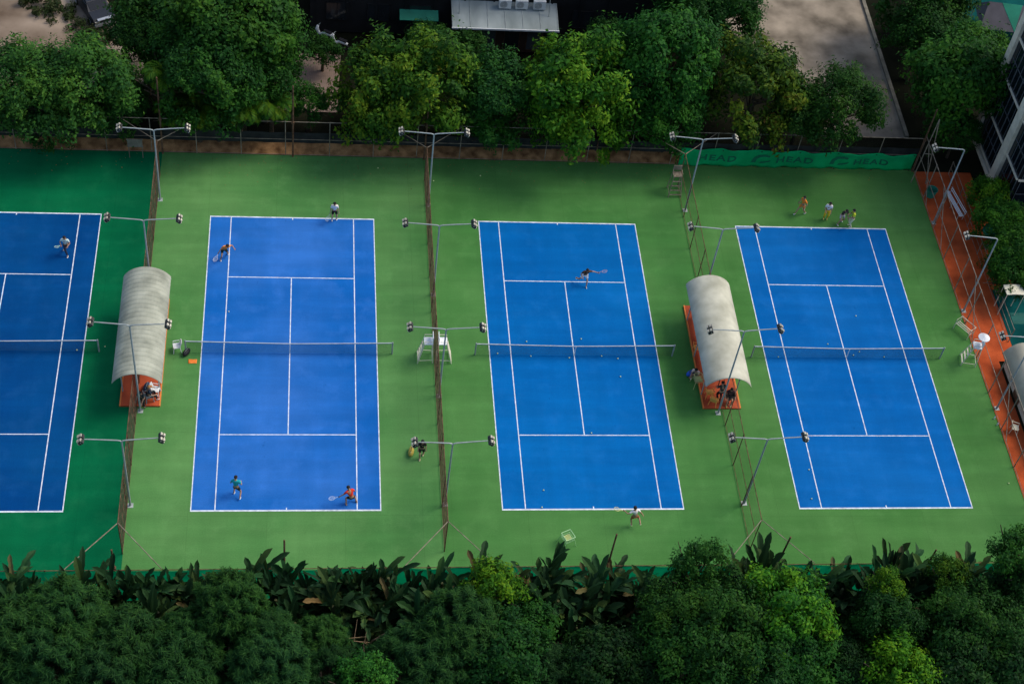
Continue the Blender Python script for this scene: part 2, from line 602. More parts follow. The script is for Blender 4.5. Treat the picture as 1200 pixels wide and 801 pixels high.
# tall poles that rise above the fences
for k, (x, y, h, lab) in enumerate([
        (-9.0, YF - .12, 6.8, 'tall thin rusty pole at the far end of the first divider fence'),
        (-.08, YF - .12, 6.4, 'tall rusty pole in the far fence behind the second court'),
        (9.1, YF - .12, 6.2, 'tall rusty pole at the far end of the second divider fence'),
        (45.0, YF - .15, 6.0, 'tall rusty pole at the far corner by the red walkway'),
        (0.0, YN + .12, 5.7, 'dark rusty pole rising above the near fence below the second court'),
        (17.8, YN + .12, 6.1, 'dark red pole rising above the near fence below the third court'),
        (27.4, YN + .12, 5.7, 'leaning rusty pole above the near fence at the third divider fence'),
        (36.4, YN + .12, 4.3, 'short rusty pole above the near fence below the fourth court'),
        (-9.0, YN + .12, 4.9, 'dark pole above the near fence at the first divider fence')]):
    t = thing('fence_pole', (x, y, 0), lab, 'pole', 'tall poles along the fences')
    lean = .22 if 'leaning' in lab else .03
    b = MB(); b.tube([(0, 0, 0), (lean * .5, 0, h * .5), (lean, 0, h)], [.065, .06, .05], 8); b.ball((lean, 0, h), .06, 7, 4)
    b.build('shaft', M['rust'], t)
    b = MB(); b.box((lean * .3, 0, FH), (.2, .16, .12)); b.build('clamp', M['rust'], t)
t = thing('corner_tripod', (45.2, YF - .7, 0), 'rusty braced tripod of poles over the far right corner of the courts', 'pole frame')
for (dx, dy) in ((-.55, -.6), (.55, -.7)):
    b = MB(); b.bar((dx, dy, 0), (0, 0, 5.6), .04, 6); b.build('leg', M['rustpale'], t)
b = MB(); b.bar((-.3, -.32, 2.6), (.3, -.38, 2.6), .03, 6); b.build('tie_bar', M['rustpale'], t)

# windscreen with lettering at the far right
ws = thing('lettered_windscreen', (27.4, YF - .14, 0), 'bright green windscreen lettered HEAD on the far fence behind fourth court', 'windscreen')
def wsurf(x):
    return -.05 * sin(x * 2.1) - .04 * sin(x * 5.3 + 1)
def wtop(x):
    return 1.80 - .16 * abs(sin(x * pi / 2.9)) ** 1.5 - .02 * x * .4 + .03 * sin(x * 3.1)
b = MB(); b.sheet(lambda u, v: (17.5 * u, wsurf(17.5 * u) * (1 - .3 * v), .10 + (wtop(17.5 * u) - .10) * v + .03 * sin(u * 60) * (1 - v)), 140, 8, (0, .012, 0))
b.build('fabric', M['screen'], ws, smooth=True)
b = MB()
for i in range(7):
    for z in (.12, 1.6):
        b.box((.2 + i * 2.85, -.045, z), (.09, .02, .06))
b.build('ties', M['black'], ws)
for (x0, sz) in ((1.35, .80), (7.1, .78), (12.9, .74)):
    cu = bpy.data.curves.new('lettering', 'FONT')
    cu.body = 'HEAD'
    cu.size = sz
    cu.extrude = .004
    cu.offset = .022
    cu.space_character = 1.18
    o = bpy.data.objects.new('tmp', cu)
    col.objects.link(o)
    dg = bpy.context.evaluated_depsgraph_get()
    me = bpy.data.meshes.new_from_object(o.evaluated_get(dg))
    bpy.data.objects.remove(o)
    me.materials.clear()
    me.materials.append(M['print'])
    lo = bpy.data.objects.new('lettering', me)
    col.objects.link(lo)
    lo.parent = ws
    for v in me.vertices:
        x, yy, zz = v.co.x * 1.22 + x0, v.co.y, v.co.z
        v.co = (x, wsurf(x) - .03 - zz, .62 + yy * .95)
for x0 in (5.35, 11.2):
    b = MB()
    P = [(0, .50), (.10, .95), (.42, 1.28), (.90, 1.36), (1.30, 1.20)]
    Q = [(.30, .50), (.36, .86), (.56, 1.08), (.90, 1.14), (1.22, 1.04)]
    for i in range(4):
        f = [P[i], P[i + 1], Q[i + 1], Q[i]]
        b.face([(x0 + p[0], wsurf(x0 + p[0]) - .036, p[1]) for p in f])
    b.sheet(lambda u, v: (x0 + .55 + .75 * u + .1 * v, wsurf(x0 + .55 + .75 * u) - .036, .50 + .16 * v + .12 * u), 4, 1)
    b.build('emblem', M['print'], ws)

# ------------------------------------------------------------------ nets
for i, lab in enumerate(['tennis net across the dark first court, cut by the left photo edge',
                         'tennis net across the bright second court beside the grey shelter',
                         'tennis net across the third court between umpire chairs and cream shelter',
                         'tennis net across the fourth court beside the red walkway']):
    t = thing('tennis_net', (CX[i], 0, 0), lab, 'tennis net', 'nets across the courts')
    ht = lambda x: .914 + (1.07 - .914) * (abs(x) / 6.4) ** 1.2
    for s in (-1, 1):
        b = MB(); b.bar((s * 6.4, 0, .0), (s * 6.4, 0, 1.10), .05, 9); b.ball((s * 6.4, 0, 1.1), .052, 8, 4)
        b.build('post', M['galvw'], t)
    b = MB()
    b.sheet(lambda u, v: (-6.38 + 12.76 * u, .022 - .044 * v, ht(-6.38 + 12.76 * u) + .012), 32, 1, (0, 0, -.055))
    b.build('headband', M['band'], t)
    b = MB(); b.box((0, -.042, .47), (.06, .008, .90)); b.build('centre_strap', M['white'], t)
    b = MB()
    n = 213
    for k in range(n + 1):
        x = -6.36 + 12.72 * k / n
        b.bar((x, 0, .03), (x, 0, ht(x) - .04), .0045, 3)
    for k in range(16):
        f = (k + .3) / 16
        pts = [(-6.36 + 12.72 * j / 16, 0, .03 + (ht(-6.36 + 12.72 * j / 16) - .08) * f) for j in range(17)]
        b.tube(pts, .0045, 3)
    b.build('netting', M['net'], t)

# ------------------------------------------------------------------ floodlight masts
def lamp_pair(root_parent, x, z, s, tilt):
    """two stacked floodlights on an arm end"""
    for yy in (-.16, .16):
        b = MB()
        m = Matrix.Rotation(tilt * s, 3, 'Y')
        c = Vector((x, yy, z - .02))
        b.box(c, (.28, .26, .16), mat=m)
        for q in (-.09, -.03, .03, .09):
            b.box(c + m @ Vector((q, 0, .10)), (.012, .22, .05), mat=m)
        lamp = b.build('floodlight', M['lampbody'], root_parent)
        b = MB()
        b.box(c + m @ Vector((0, 0, -.086)), (.26, .24, .012), mat=m)
        b.box(c + m @ Vector((s * .15, 0, .0)), (.06, .25, .15), mat=m)
        for q in (-.085, .085):
            b.box(c + m @ Vector((q, 0, .155)), (.11, .17, .07), mat=m)
        b.build('reflector', M['reflector'], lamp)
    b = MB(); b.bar((x, -.3, z + .05), (x, .3, z + .05), .026, 6); b.build('lamp_bracket', M['galv'], root_parent)


def make_mast(loc, label, h, arms, group):
    t = thing('floodlight_mast', loc, label, 'floodlight', group)
    b = MB(); b.tube([(0, 0, 0), (0, 0, .3), (0, 0, h * .6), (0, 0, h - .12), ], [.070, .062, .054, .047], 9)
    b.build('mast_pole', M['galvw'], t)
    t.rotation_euler = (rnd.uniform(-.004, .004), rnd.uniform(-.004, .004), rnd.uniform(-.03, .03))
    b = MB(); b.box((0, 0, .012), (.32, .32, .024))
    for sx in (-1, 1):
        for sy in (-1, 1):
            b.bar((sx * .11, sy * .11, .02), (sx * .11, sy * .11, .07), .016, 6)
    b.build('base_plate', M['galv'], t)
    for s in arms:
        b = MB(); b.tube([(0, 0, h - .16), (s * .06, 0, h - .05), (s * .2, 0, h + .0), (s * 1.1, 0, h + .09), (s * 1.95, 0, h + .16)], [.044, .042, .040, .036, .032], 8)
        b.build('arm', M['galvw'], t)
        lamp_pair(t, s * 2.12, h + .16, s, .62 + rnd.uniform(-.14, .14))
    return t


rows = ['near the far fence', 'between far baseline and service line', 'level with the nets', 'near the near baseline']
MY = [13.3, 5.05, -3.35, -11.45]
MZ = [[6.35, 6.5, 6.42, 6.25], [6.6, 6.5, 6.4, 6.05], [6.75, 6.65, 6.9, 6.5]]
MXA, MXB = (-8.82, -4.62, 7.92), (26.79, -4.62, 7.95)
gaps = ['the first and second courts', 'the second and third courts', 'the third and fourth courts']
for i, x in enumerate(DX):
    for j, y in enumerate(MY):
        xm, zm = x + [.17, .19, .2][i], MZ[i][j]
        if j == 2 and i != 1:           # these two stand just outside the open ends of the shelters
            xm, y, zm = (MXA if i == 0 else MXB)
        make_mast((xm, y, 0), 'grey twin-armed floodlight mast between %s, %s' % (gaps[i], rows[j]), zm, (-1, 1), 'twin-armed floodlight masts')
for j, (y, lab) in enumerate([(12.55, 'by the far end of the red walkway'), (4.2, 'just beyond the net of the fourth court'),
                              (-4.15, 'level with the beige shed roof'), (-12.4, 'at the near end of the red walkway')]):
    make_mast((45.32, y, 0), 'grey single-armed floodlight mast on the side fence, ' + lab, 7.1, (-1,), 'single-armed floodlight masts')

# ------------------------------------------------------------------ shelters
def shelter(cx, label, roofmat, ribs, plat, zr):
    y0, y1 = -4.45, 4.12
    t = thing('barrel_shelter', (cx, 0, 0), label, 'shelter')
    hw = 1.45
    def surf(u, v):
        a = (u - .5) * 2
        y = y0 + (y1 - y0) * v
        rib = .045 * abs(sin(v * pi * 25)) ** .6 if ribs else .006 * sin(v * 40 + 3 * u) * sin(v * 17)
        x = hw * sin(a * 1.05) / sin(1.05)
        z = 2.42 + .90 * (cos(a * 1.05) - cos(1.05)) / (1 - cos(1.05)) + rib
        return (x, y, z)
    b = MB(); b.sheet(surf, 20, 200 if ribs else 60, (0, 0, -.03))
    b.build('roof', roofmat, t, smooth=not ribs)
    for k in range(5):
        v = .02 + .96 * k / 4
        b = MB(); b.tube([Vector(surf(u / 12, v)) + Vector((0, 0, -.075)) for u in range(13)], .025, 6)
        b.build('roof_hoop', M['galv'], t)
    for sx in (-1, 1):
        for k in range(3):
            y = -3.2 + 3.1 * k
            b = MB(); b.bar((sx * 1.1, y, plat + .0), (sx * 1.1, y, 2.72), .04, 8); b.build('post', M['galvw'], t)
        b = MB(); b.bar((sx * 1.1, -4.2, 2.66), (sx * 1.1, 4.0, 2.66), .03, 6); b.build('eaves_rail', M['galv'], t)
    return t


shelter(-8.87, 'open shelter with ribbed grey barrel roof over the red platform between first and second courts', M['roofA'], True, .12, 3.1)
shelter(27.0, 'open shelter with smooth cream barrel roof over the red platform between third and fourth courts', M['roofB'], False, .12, 3.1)
for cx, w, lab in ((-8.88, 2.42, 'red platform with orange edges under the grey barrel shelter'),
                   (27.08, 2.46, 'red platform with orange edges under the cream barrel shelter')):
    t = thing('shelter_platform', (cx, 0, 0), lab, 'platform')
    b = MB(); b.box((0, 0, .05), (w - .16, 8.6, .10)); b.build('slab', M['redslab'], t)
    b = MB()
    for s in (-1, 1):
        b.box((s * (w / 2 - .04), 0, .055), (.08, 8.6, .13))
    b.build('edge_strip', M['orange_edge'], t)
for cx, side, lab in ((-8.87, .62, 'long orange bench under the grey barrel shelter'), (27.05, -.62, 'long orange bench under the cream barrel shelter')):
    t = thing('long_bench', (cx + side, .9, .1), lab, 'bench')
    b = MB()
    for q in (-.13, 0, .13):
        b.box((q, 0, .43), (.11, 5.0, .035))
    b.build('seat', M['orange'], t)
    for y in (-2.2, 0, 2.2):
        b = MB(); b.bar((-.15, y, 0), (-.15, y, .41), .025, 6); b.bar((.15, y, 0), (.15, y, .41), .025, 6); b.bar((-.15, y, .4), (.15, y, .4), .022, 6)
        b.build('leg', M['galv'], t)

# ------------------------------------------------------------------ umpire chairs
def umpire_chair(loc, rz, label, m, canopy=False, seatm='white'):
    """ladder faces local -X"""
    t = thing('umpire_chair', loc, label, 'umpire chair', 'tall umpire chairs', rz)
    H = 1.62
    feet = {(-1, -1): (-.62, -.46), (-1, 1): (-.62, .46), (1, -1): (.33, -.42), (1, 1): (.33, .42)}
    for (a, c), (fx, fy) in feet.items():
        b = MB(); b.bar((fx, fy, 0), (a * .26, c * .28, H), .032, 7); b.build('leg', m, t)
    for k in range(4):
        f = (k + .6) / 4.6
        x = -.62 + .36 * f; hw = .46 - .18 * f
        b = MB(); b.box((x, 0, H * f), (.09, hw * 2, .03)); b.build('step', m, t)
    b = MB()
    b.bar((-.55, -.44, .25), (.30, -.40, .25), .02, 6); b.bar((-.55, .44, .25), (.30, .40, .25), .02, 6); b.bar((.31, -.40, .25), (.31, .40, .25), .02, 6)
    b.build('stretcher', m, t)
    b = MB(); b.box((0, 0, H + .03), (.56, .62, .05)); b.build('seat', M[seatm], t)
    b = MB(); b.box((.27, 0, H + .42), (.04, .60, .42)); b.bar((.27, -.27, H), (.27, -.27, H + .6), .022, 6); b.bar((.27, .27, H), (.27, .27, H + .6), .022, 6)
    b.build('backrest', M[seatm], t)
    for s in (-1, 1):
        b = MB(); b.bar((-.25, s * .31, H + .28), (.27, s * .31, H + .28), .022, 6); b.bar((-.24, s * .31, H), (-.25, s * .31, H + .28), .02, 6); b.build('armrest', m, t)
    if canopy:
        b = MB(); b.bar((.3, 0, H), (.3, 0, H + .95), .02, 6); b.build('sunshade_pole', m, t)
        b = MB()
        n = 16
        for k in range(n):
            a0, a1 = 2 * pi * k / n, 2 * pi * (k + 1) / n
            b.face([(.15, 0, H + 1.06), (.15 + .38 * cos(a0), .38 * sin(a0), H + .90), (.15 + .38 * cos(a1), .38 * sin(a1), H + .90)])
            b.face([(.15, 0, H + 1.03), (.15 + .38 * cos(a1), .38 * sin(a1), H + .87), (.15 + .38 * cos(a0), .38 * sin(a0), H + .87)])
            b.face([(.15 + .38 * cos(a0), .38 * sin(a0), H + .90), (.15 + .38 * cos(a0), .38 * sin(a0), H + .87), (.15 + .38 * cos(a1), .38 * sin(a1), H + .87), (.15 + .38 * cos(a1), .38 * sin(a1), H + .90)])
        b.build('sunshade', M['white'], t)
    return t


umpire_chair((8.60, -.30, 0), 0, 'white umpire chair facing the second court, left one of the pair at the divider fence', M['cream'])
umpire_chair((9.50, -.30, 0), pi, 'white umpire chair facing the third court, right one of the pair at the divider fence', M['cream'])
umpire_chair((44.55, -.25, 0), R(-12), 'white umpire chair with round white sunshade beside the fourth court', M['cream'], True)
umpire_chair((26.72, 15.2, 0), R(90), 'weathered brown umpire chair at the far end of the third divider fence', M['rustpale'], False, 'rustpale')

# white framed seat by the right fence
t = thing('framed_bench', (44.75, 2.3, 0), 'cream tube framed bench with thin seat slats beside the side fence', 'bench', rz=R(-55))
b = MB()
for q in (-.16, 0, .16):
    b.box((0, q, .46), (1.25, .05, .03))
b.build('seat', M['cream'], t)
for s in (-1, 1):
    b = MB(); b.tube([(s * .6, -.28, 0), (s * .6, -.26, .9), (s * .6, .26, .9), (s * .6, .28, 0)], .026, 7); b.bar((s * .6, -.26, .44), (s * .6, .26, .44), .022, 6)
    b.build('side_frame', M['cream'], t)
b = MB(); b.bar((-.6, .26, .9), (.6, .26, .9), .026, 7); b.build('back_rail', M['cream'], t)

# ------------------------------------------------------------------ walkway things on the right
t = thing('garden_parasol', (48.75, 10.2, 0), 'green and teal half-open parasol at the walkway edge under the bushes', 'parasol')
b = MB(); b.bar((0, 0, 0), (0, 0, 2.0), .03, 7); b.build('pole', M['galv'], t)
b = MB()
for k in range(12):
    a0, a1 = 2 * pi * k / 12, 2 * pi * (k + 1) / 12
    p0 = (.9 * cos(a0), .9 * sin(a0), 1.62); p1 = (.9 * cos(a1), .9 * sin(a1), 1.62)
    b.face([(0, 0, 2.02), p0, p1]); b.face([(0, 0, 1.98), (p1[0], p1[1], 1.59), (p0[0], p0[1], 1.59)])
    b.face([p0, (p0[0], p0[1], 1.48), (p1[0], p1[1], 1.48), p1])
b.build('canopy', M['awning'], t)
b = MB(); b.box((0, 0, .05), (.45, .45, .10)); b.build('base', M['kerb'], t)
t = thing('plastic_stool', (48.7, 8.9, 0), 'bright red plastic stool beside the green parasol', 'stool')
b = MB(); b.box((0, 0, .44), (.42, .42, .05)); b.box((0, 0, .40), (.34, .34, .04)); b.build('seat', cloth((.75, .03, .02)), t)
for sx in (-1, 1):
    for sy in (-1, 1):
        b = MB(); b.bar((sx * .2, sy * .2, 0), (sx * .15, sy * .15, .41), .028, 6); b.build('leg', cloth((.75, .03, .02)), t)
t = thing('waste_basket', (45.75, 15.3, 0), 'round dark green waste basket on the red walkway by the fence', 'basket')
b = MB(); b.tube([(0, 0, 0), (0, 0, .08), (0, 0, .65)], [.30, .32, .40], 16, cap=False); b.build('body', M['tarpgreen'], t)
b = MB(); b.tube([(.40 * cos(2 * pi * k / 18), .40 * sin(2 * pi * k / 18), .65) for k in range(19)], .025, 6); b.build('rim', M['tarpgreen'], t)
b = MB(); b.tube([(0, 0, .03), (0, 0, .05)], [.3, .3], 14); b.build('bottom', M['black'], t)
t = thing('park_bench', (47.15, 14.1, 0), 'long slatted white bench standing on the red walkway', 'bench', rz=R(9))
b = MB()
for q in (-.16, 0, .16):
    b.box((q * .7, 0, .44), (.07, 2.6, .03))
b.build('seat', M['white'], t)
b = MB()
for q in (.62, .80):
    b.box((.26, 0, q), (.03, 2.6, .06))
b.build('backrest', M['white'], t)
for y in (-1.2, 0, 1.2):
    b = MB(); b.bar((-.2, y, 0), (-.2, y, .43), .025, 6); b.bar((.22, y, 0), (.27, y, .85), .025, 6); b.bar((-.2, y, .41), (.23, y, .41), .022, 6); b.build('leg', M['galv'], t)
t = thing('small_canopy', (48.25, 4.3, 0), 'cream flat canopy on four thin posts above the teal floor', 'canopy')
b = MB(); b.sheet(lambda u, v: (-.65 + 1.3 * u, -.45 + .9 * v, 2.1 + .06 * sin(pi * u)), 6, 2, (0, 0, -.05)); b.build('roof', M['cream'], t)
for sx in (-1, 1):
    for sy in (-1, 1):
        b = MB(); b.bar((sx * .6, sy * .4, 0), (sx * .6, sy * .4, 2.08), .025, 6); b.build('post', M['cream'], t)
t = thing('equipment_shed', (49.2, -4.6, 0), 'beige roofed low shed standing beside the red walkway', 'shed')
def shed(u, v):
    x = -2.75 + 6.5 * u
    return (x, -4.1 + 8.4 * v, 2.05 - 1.0 * max(0, (.16 - u) / .16) ** 2 + .012 * sin(v * 60))
b = MB(); b.sheet(shed, 26, 60, (0, 0, -.06)); b.build('roof', mat('beige_roof_sheet', (.38, .36, .27), .7, .6, .2, c2=(.46, .44, .34)), t, smooth=True)
b = MB(); b.box((.6, 0, .5), (6.0, 7.9, 1.0)); b.build('wall', M['stone'], t)
b = MB()
for x in (-.9, 1.2, 3.0):
    b.box((x, .1, 2.07), (.05, 8.3, .05))
b.build('roof_seam', M['kerb'], t)
b = MB(); b.box((-2.42, 1.2, .45), (.05, 1.0, .86)); b.build('door', M['rust'], t)
for k, (x, y, s) in enumerate([(44.92, -5.0, 'nearer the net'), (44.98, -5.5, 'nearer the near baseline')]):
    t = thing('water_bottle', (x, y, 0), 'clear white water bottle standing at the side fence, the one ' + s, 'bottle', 'bottles by the side fence')
    b = MB(); b.tube([(0, 0, 0), (0, 0, .18), (0, 0, .23), (0, 0, .25)], [.045, .045, .02, .018], 9); b.build('body', M['white'], t)
    b = MB(); b.tube([(0, 0, .25), (0, 0, .275)], [.022, .022], 8); b.build('cap', cloth((.1, .2, .6)), t)

def plastic_chair(loc, rz, label, m, group=None, name='plastic_chair'):
    t = thing(name, loc, label, 'chair', group, rz)
    b = MB(); b.sheet(lambda u, v: (-.23 + .46 * u, -.22 + .44 * v, .43 + .02 * (2 * u - 1) ** 2), 5, 5, (0, 0, -.03)); b.build('seat', m, t)
    b = MB(); b.sheet(lambda u, v: (-.22 + .44 * u, .21 + .10 * v - .04 * (2 * u - 1) ** 2, .44 + .42 * v - .05 * (2 * u - 1) ** 2 * v), 6, 4, (0, .025, 0)); b.build('backrest', m, t)
    for sx in (-1, 1):
        for sy in (-1, 1):
            b = MB(); b.bar((sx * .25, sy * .24, 0), (sx * .2, sy * .19, .42), .025, 6); b.build('leg', m, t)
        b = MB(); b.tube([(sx * .23, -.2, .42), (sx * .25, -.19, .62), (sx * .25, .2, .64)], .022, 6); b.build('armrest', m, t)
    return t


plastic_chair((45.9, -6.0, 0), R(70), 'pale plastic chair standing alone on the red walkway beside the shed', M['cream'])
plastic_chair((26.35, -3.35, .1), R(180), 'orange plastic chair on the red platform, just under the edge of cream roof', cloth((.95, .42, .10)), 'orange chairs under the cream shelter')
plastic_chair((26.55, -3.95, .1), R(150), 'orange plastic chair on the red platform outside the cream roof', cloth((.95, .42, .10)), 'orange chairs under the cream shelter')
plastic_chair((25.55 + .55, .3, .1), R(90), 'orange plastic chair at the left side of the red platform by the net line', cloth((.95, .42, .10)), 'orange chairs under the cream shelter')
plastic_chair((-6.95, .15, 0), R(-80), 'white plastic chair by the left net post of the second court', M['white'])


def bag(loc, rz, label, m, L=.75, w=.32, h=.34, name='sports_bag'):
    t = thing(name, loc, label, 'bag', None, rz)
    b = MB()
    def f(u, v):
        a = 2 * pi * u
        tp = (1 - abs(2 * v - 1) ** 3 * .55)
        return ((v - .5) * L, w / 2 * cos(a) * tp, h / 2 + h / 2 * sin(a) * tp)
    b.sheet(f, 12, 8)
    b.face([f(k / 12, 0) for k in range(12)]); b.face([f(k / 12, 1) for k in reversed(range(12))])
    b.build('body', m, t, smooth=True)
    b = MB(); b.tube([(-.18, 0, h * .96), (-.12, .0, h * 1.25), (.12, 0, h * 1.25), (.18, 0, h * .96)], .016, 6); b.build('strap', M['black'], t)
    b = MB(); b.box((0, 0, h * 1.005), (L * .7, .02, .012)); b.build('zip', M['galv'], t)
    return t


bag((-6.35, -.15, 0), R(60), 'black sports bag beside the white chair at the second court net post', M['black'], .62, .36, .38)
t = thing('towel', (-5.95, -.75, 0), 'orange towel lying on the green court near left net post', 'towel')
b = MB(); b.sheet(lambda u, v: (-.26 + .52 * u, -.16 + .32 * v, .03 + .015 * sin(u * 9) * sin(v * 7)), 10, 8, (0, 0, -.025)); b.build('cloth', M['orange'], t, smooth=True)
bag((25.45, -1.55, 0), R(30), 'blue sports bag on the green court beside the cream shelter platform', cloth((.03, .12, .55)), .62, .36, .36)
bag((-8.55, -3.0, .1), R(80), 'dark blue sports bag on the red platform at the open end of grey shelter', cloth((.03, .05, .10)), .7, .36, .36)


def ball_basket(loc, label, m, rz, balls=True, r=.24):
    t = thing('ball_basket', loc, label, 'ball basket', None, rz)
    b = MB()
    for z, k in ((.86, 1.0), (.62, .92), (.48, .88)):
        pts = [(r * k, r * k), (-r * k, r * k), (-r * k, -r * k), (r * k, -r * k), (r * k, r * k)]
        for i in range(4):
            b.bar((*pts[i], z), (*pts[i + 1], z), .022 if z > .8 else .012, 6)
    for i in range(9):
        q = -r + 2 * r * i / 8
        for s in (-1, 1):
            b.bar((q, s * r, .86), (q * .88, s * r * .88, .48), .007, 4); b.bar((s * r, q, .86), (s * r * .88, q * .88, .48), .007, 4)
        b.bar((q * .88, -r * .88, .48), (q * .88, r * .88, .48), .007, 4)
    b.build('basket', m, t)
    for sx in (-1, 1):
        for sy in (-1, 1):
            b = MB(); b.bar((sx * r * .95, sy * r * .95, .6), (sx * r * 1.35, sy * r * 1.35, 0), .016, 6); b.build('leg', m, t)
    b = MB()
    k = random.Random(3)
    for z in (.525, .585, .64):
        for i in range(5):
            for j in range(5):
                b.ball((-.155 + i * .077 + k.uniform(-.01, .01), -.155 + j * .077 + k.uniform(-.01, .01), z), .036, 6, 4)
    b.build('heaped_balls', M['ball'], t)
    return t


ball_basket((16.2, -14.2, 0), 'pale green wire basket of tennis balls behind the near baseline of third court', cloth((.42, .68, .36)), R(25), r=.30)
ball_basket((25.75, -2.35, 0), 'yellowish ball basket beside the red platform of the cream shelter', cloth((.55, .50, .22)), R(10), r=.26)
t = thing('notice_board', (-10.75, 17.3, 0), 'grey notice board on two posts at the far end of the first court', 'notice board')
b = MB(); b.box((0, 0, 1.4), (1.0, .05, .6)); b.build('panel', M['kerb'], t)
b = MB()
for z in (1.0, 1.9):
    b.box((0, 0, z + (.08 if z < 1.5 else -.18)), (1.1, .07, .06))
b.build('frame', M['kerb'], t)
for s in (-1, 1):
    b = MB(); b.bar((s * .45, .05, 0), (s * .45, .05, 1.72), .03, 6); b.build('post', M['kerb'], t)

# ------------------------------------------------------------------ people
SKINQ = []


def skin_obj(name, verts, edges, radii, m, parent, root=0, levels=1, extra=None):
    me = bpy.data.meshes.new(name)
    me.from_pydata([tuple(v) for v in verts], edges, [])
    o = bpy.data.objects.new(name, me)
    col.objects.link(o)
    o.parent = parent
    sk = o.modifiers.new('skin', 'SKIN')
    sk.use_smooth_shade = True
    for i, d in enumerate(me.skin_vertices[0].data):
        rr = radii[i]
        d.radius = rr if isinstance(rr, tuple) else (rr, rr)
        d.use_root = (i == root)
    sub = o.modifiers.new('sub', 'SUBSURF')
    sub.levels = levels
    sub.render_levels = levels
    SKINQ.append((o, m, extra))
    return o


def ik(a, b, l1, l2, pole):
    d = b - a
    Ld = min(max(d.length, .05), l1 + l2 - .004)
    u = d.normalized()
    x = (l1 * l1 - l2 * l2 + Ld * Ld) / (2 * Ld)
    h = math.sqrt(max(l1 * l1 - x * x, 0))
    p = Vector(pole)
    p = p - u * p.dot(u)
    p = p.normalized() if p.length > 1e-4 else u.orthogonal().normalized()
    return a + u * x + p * h, a + u * Ld


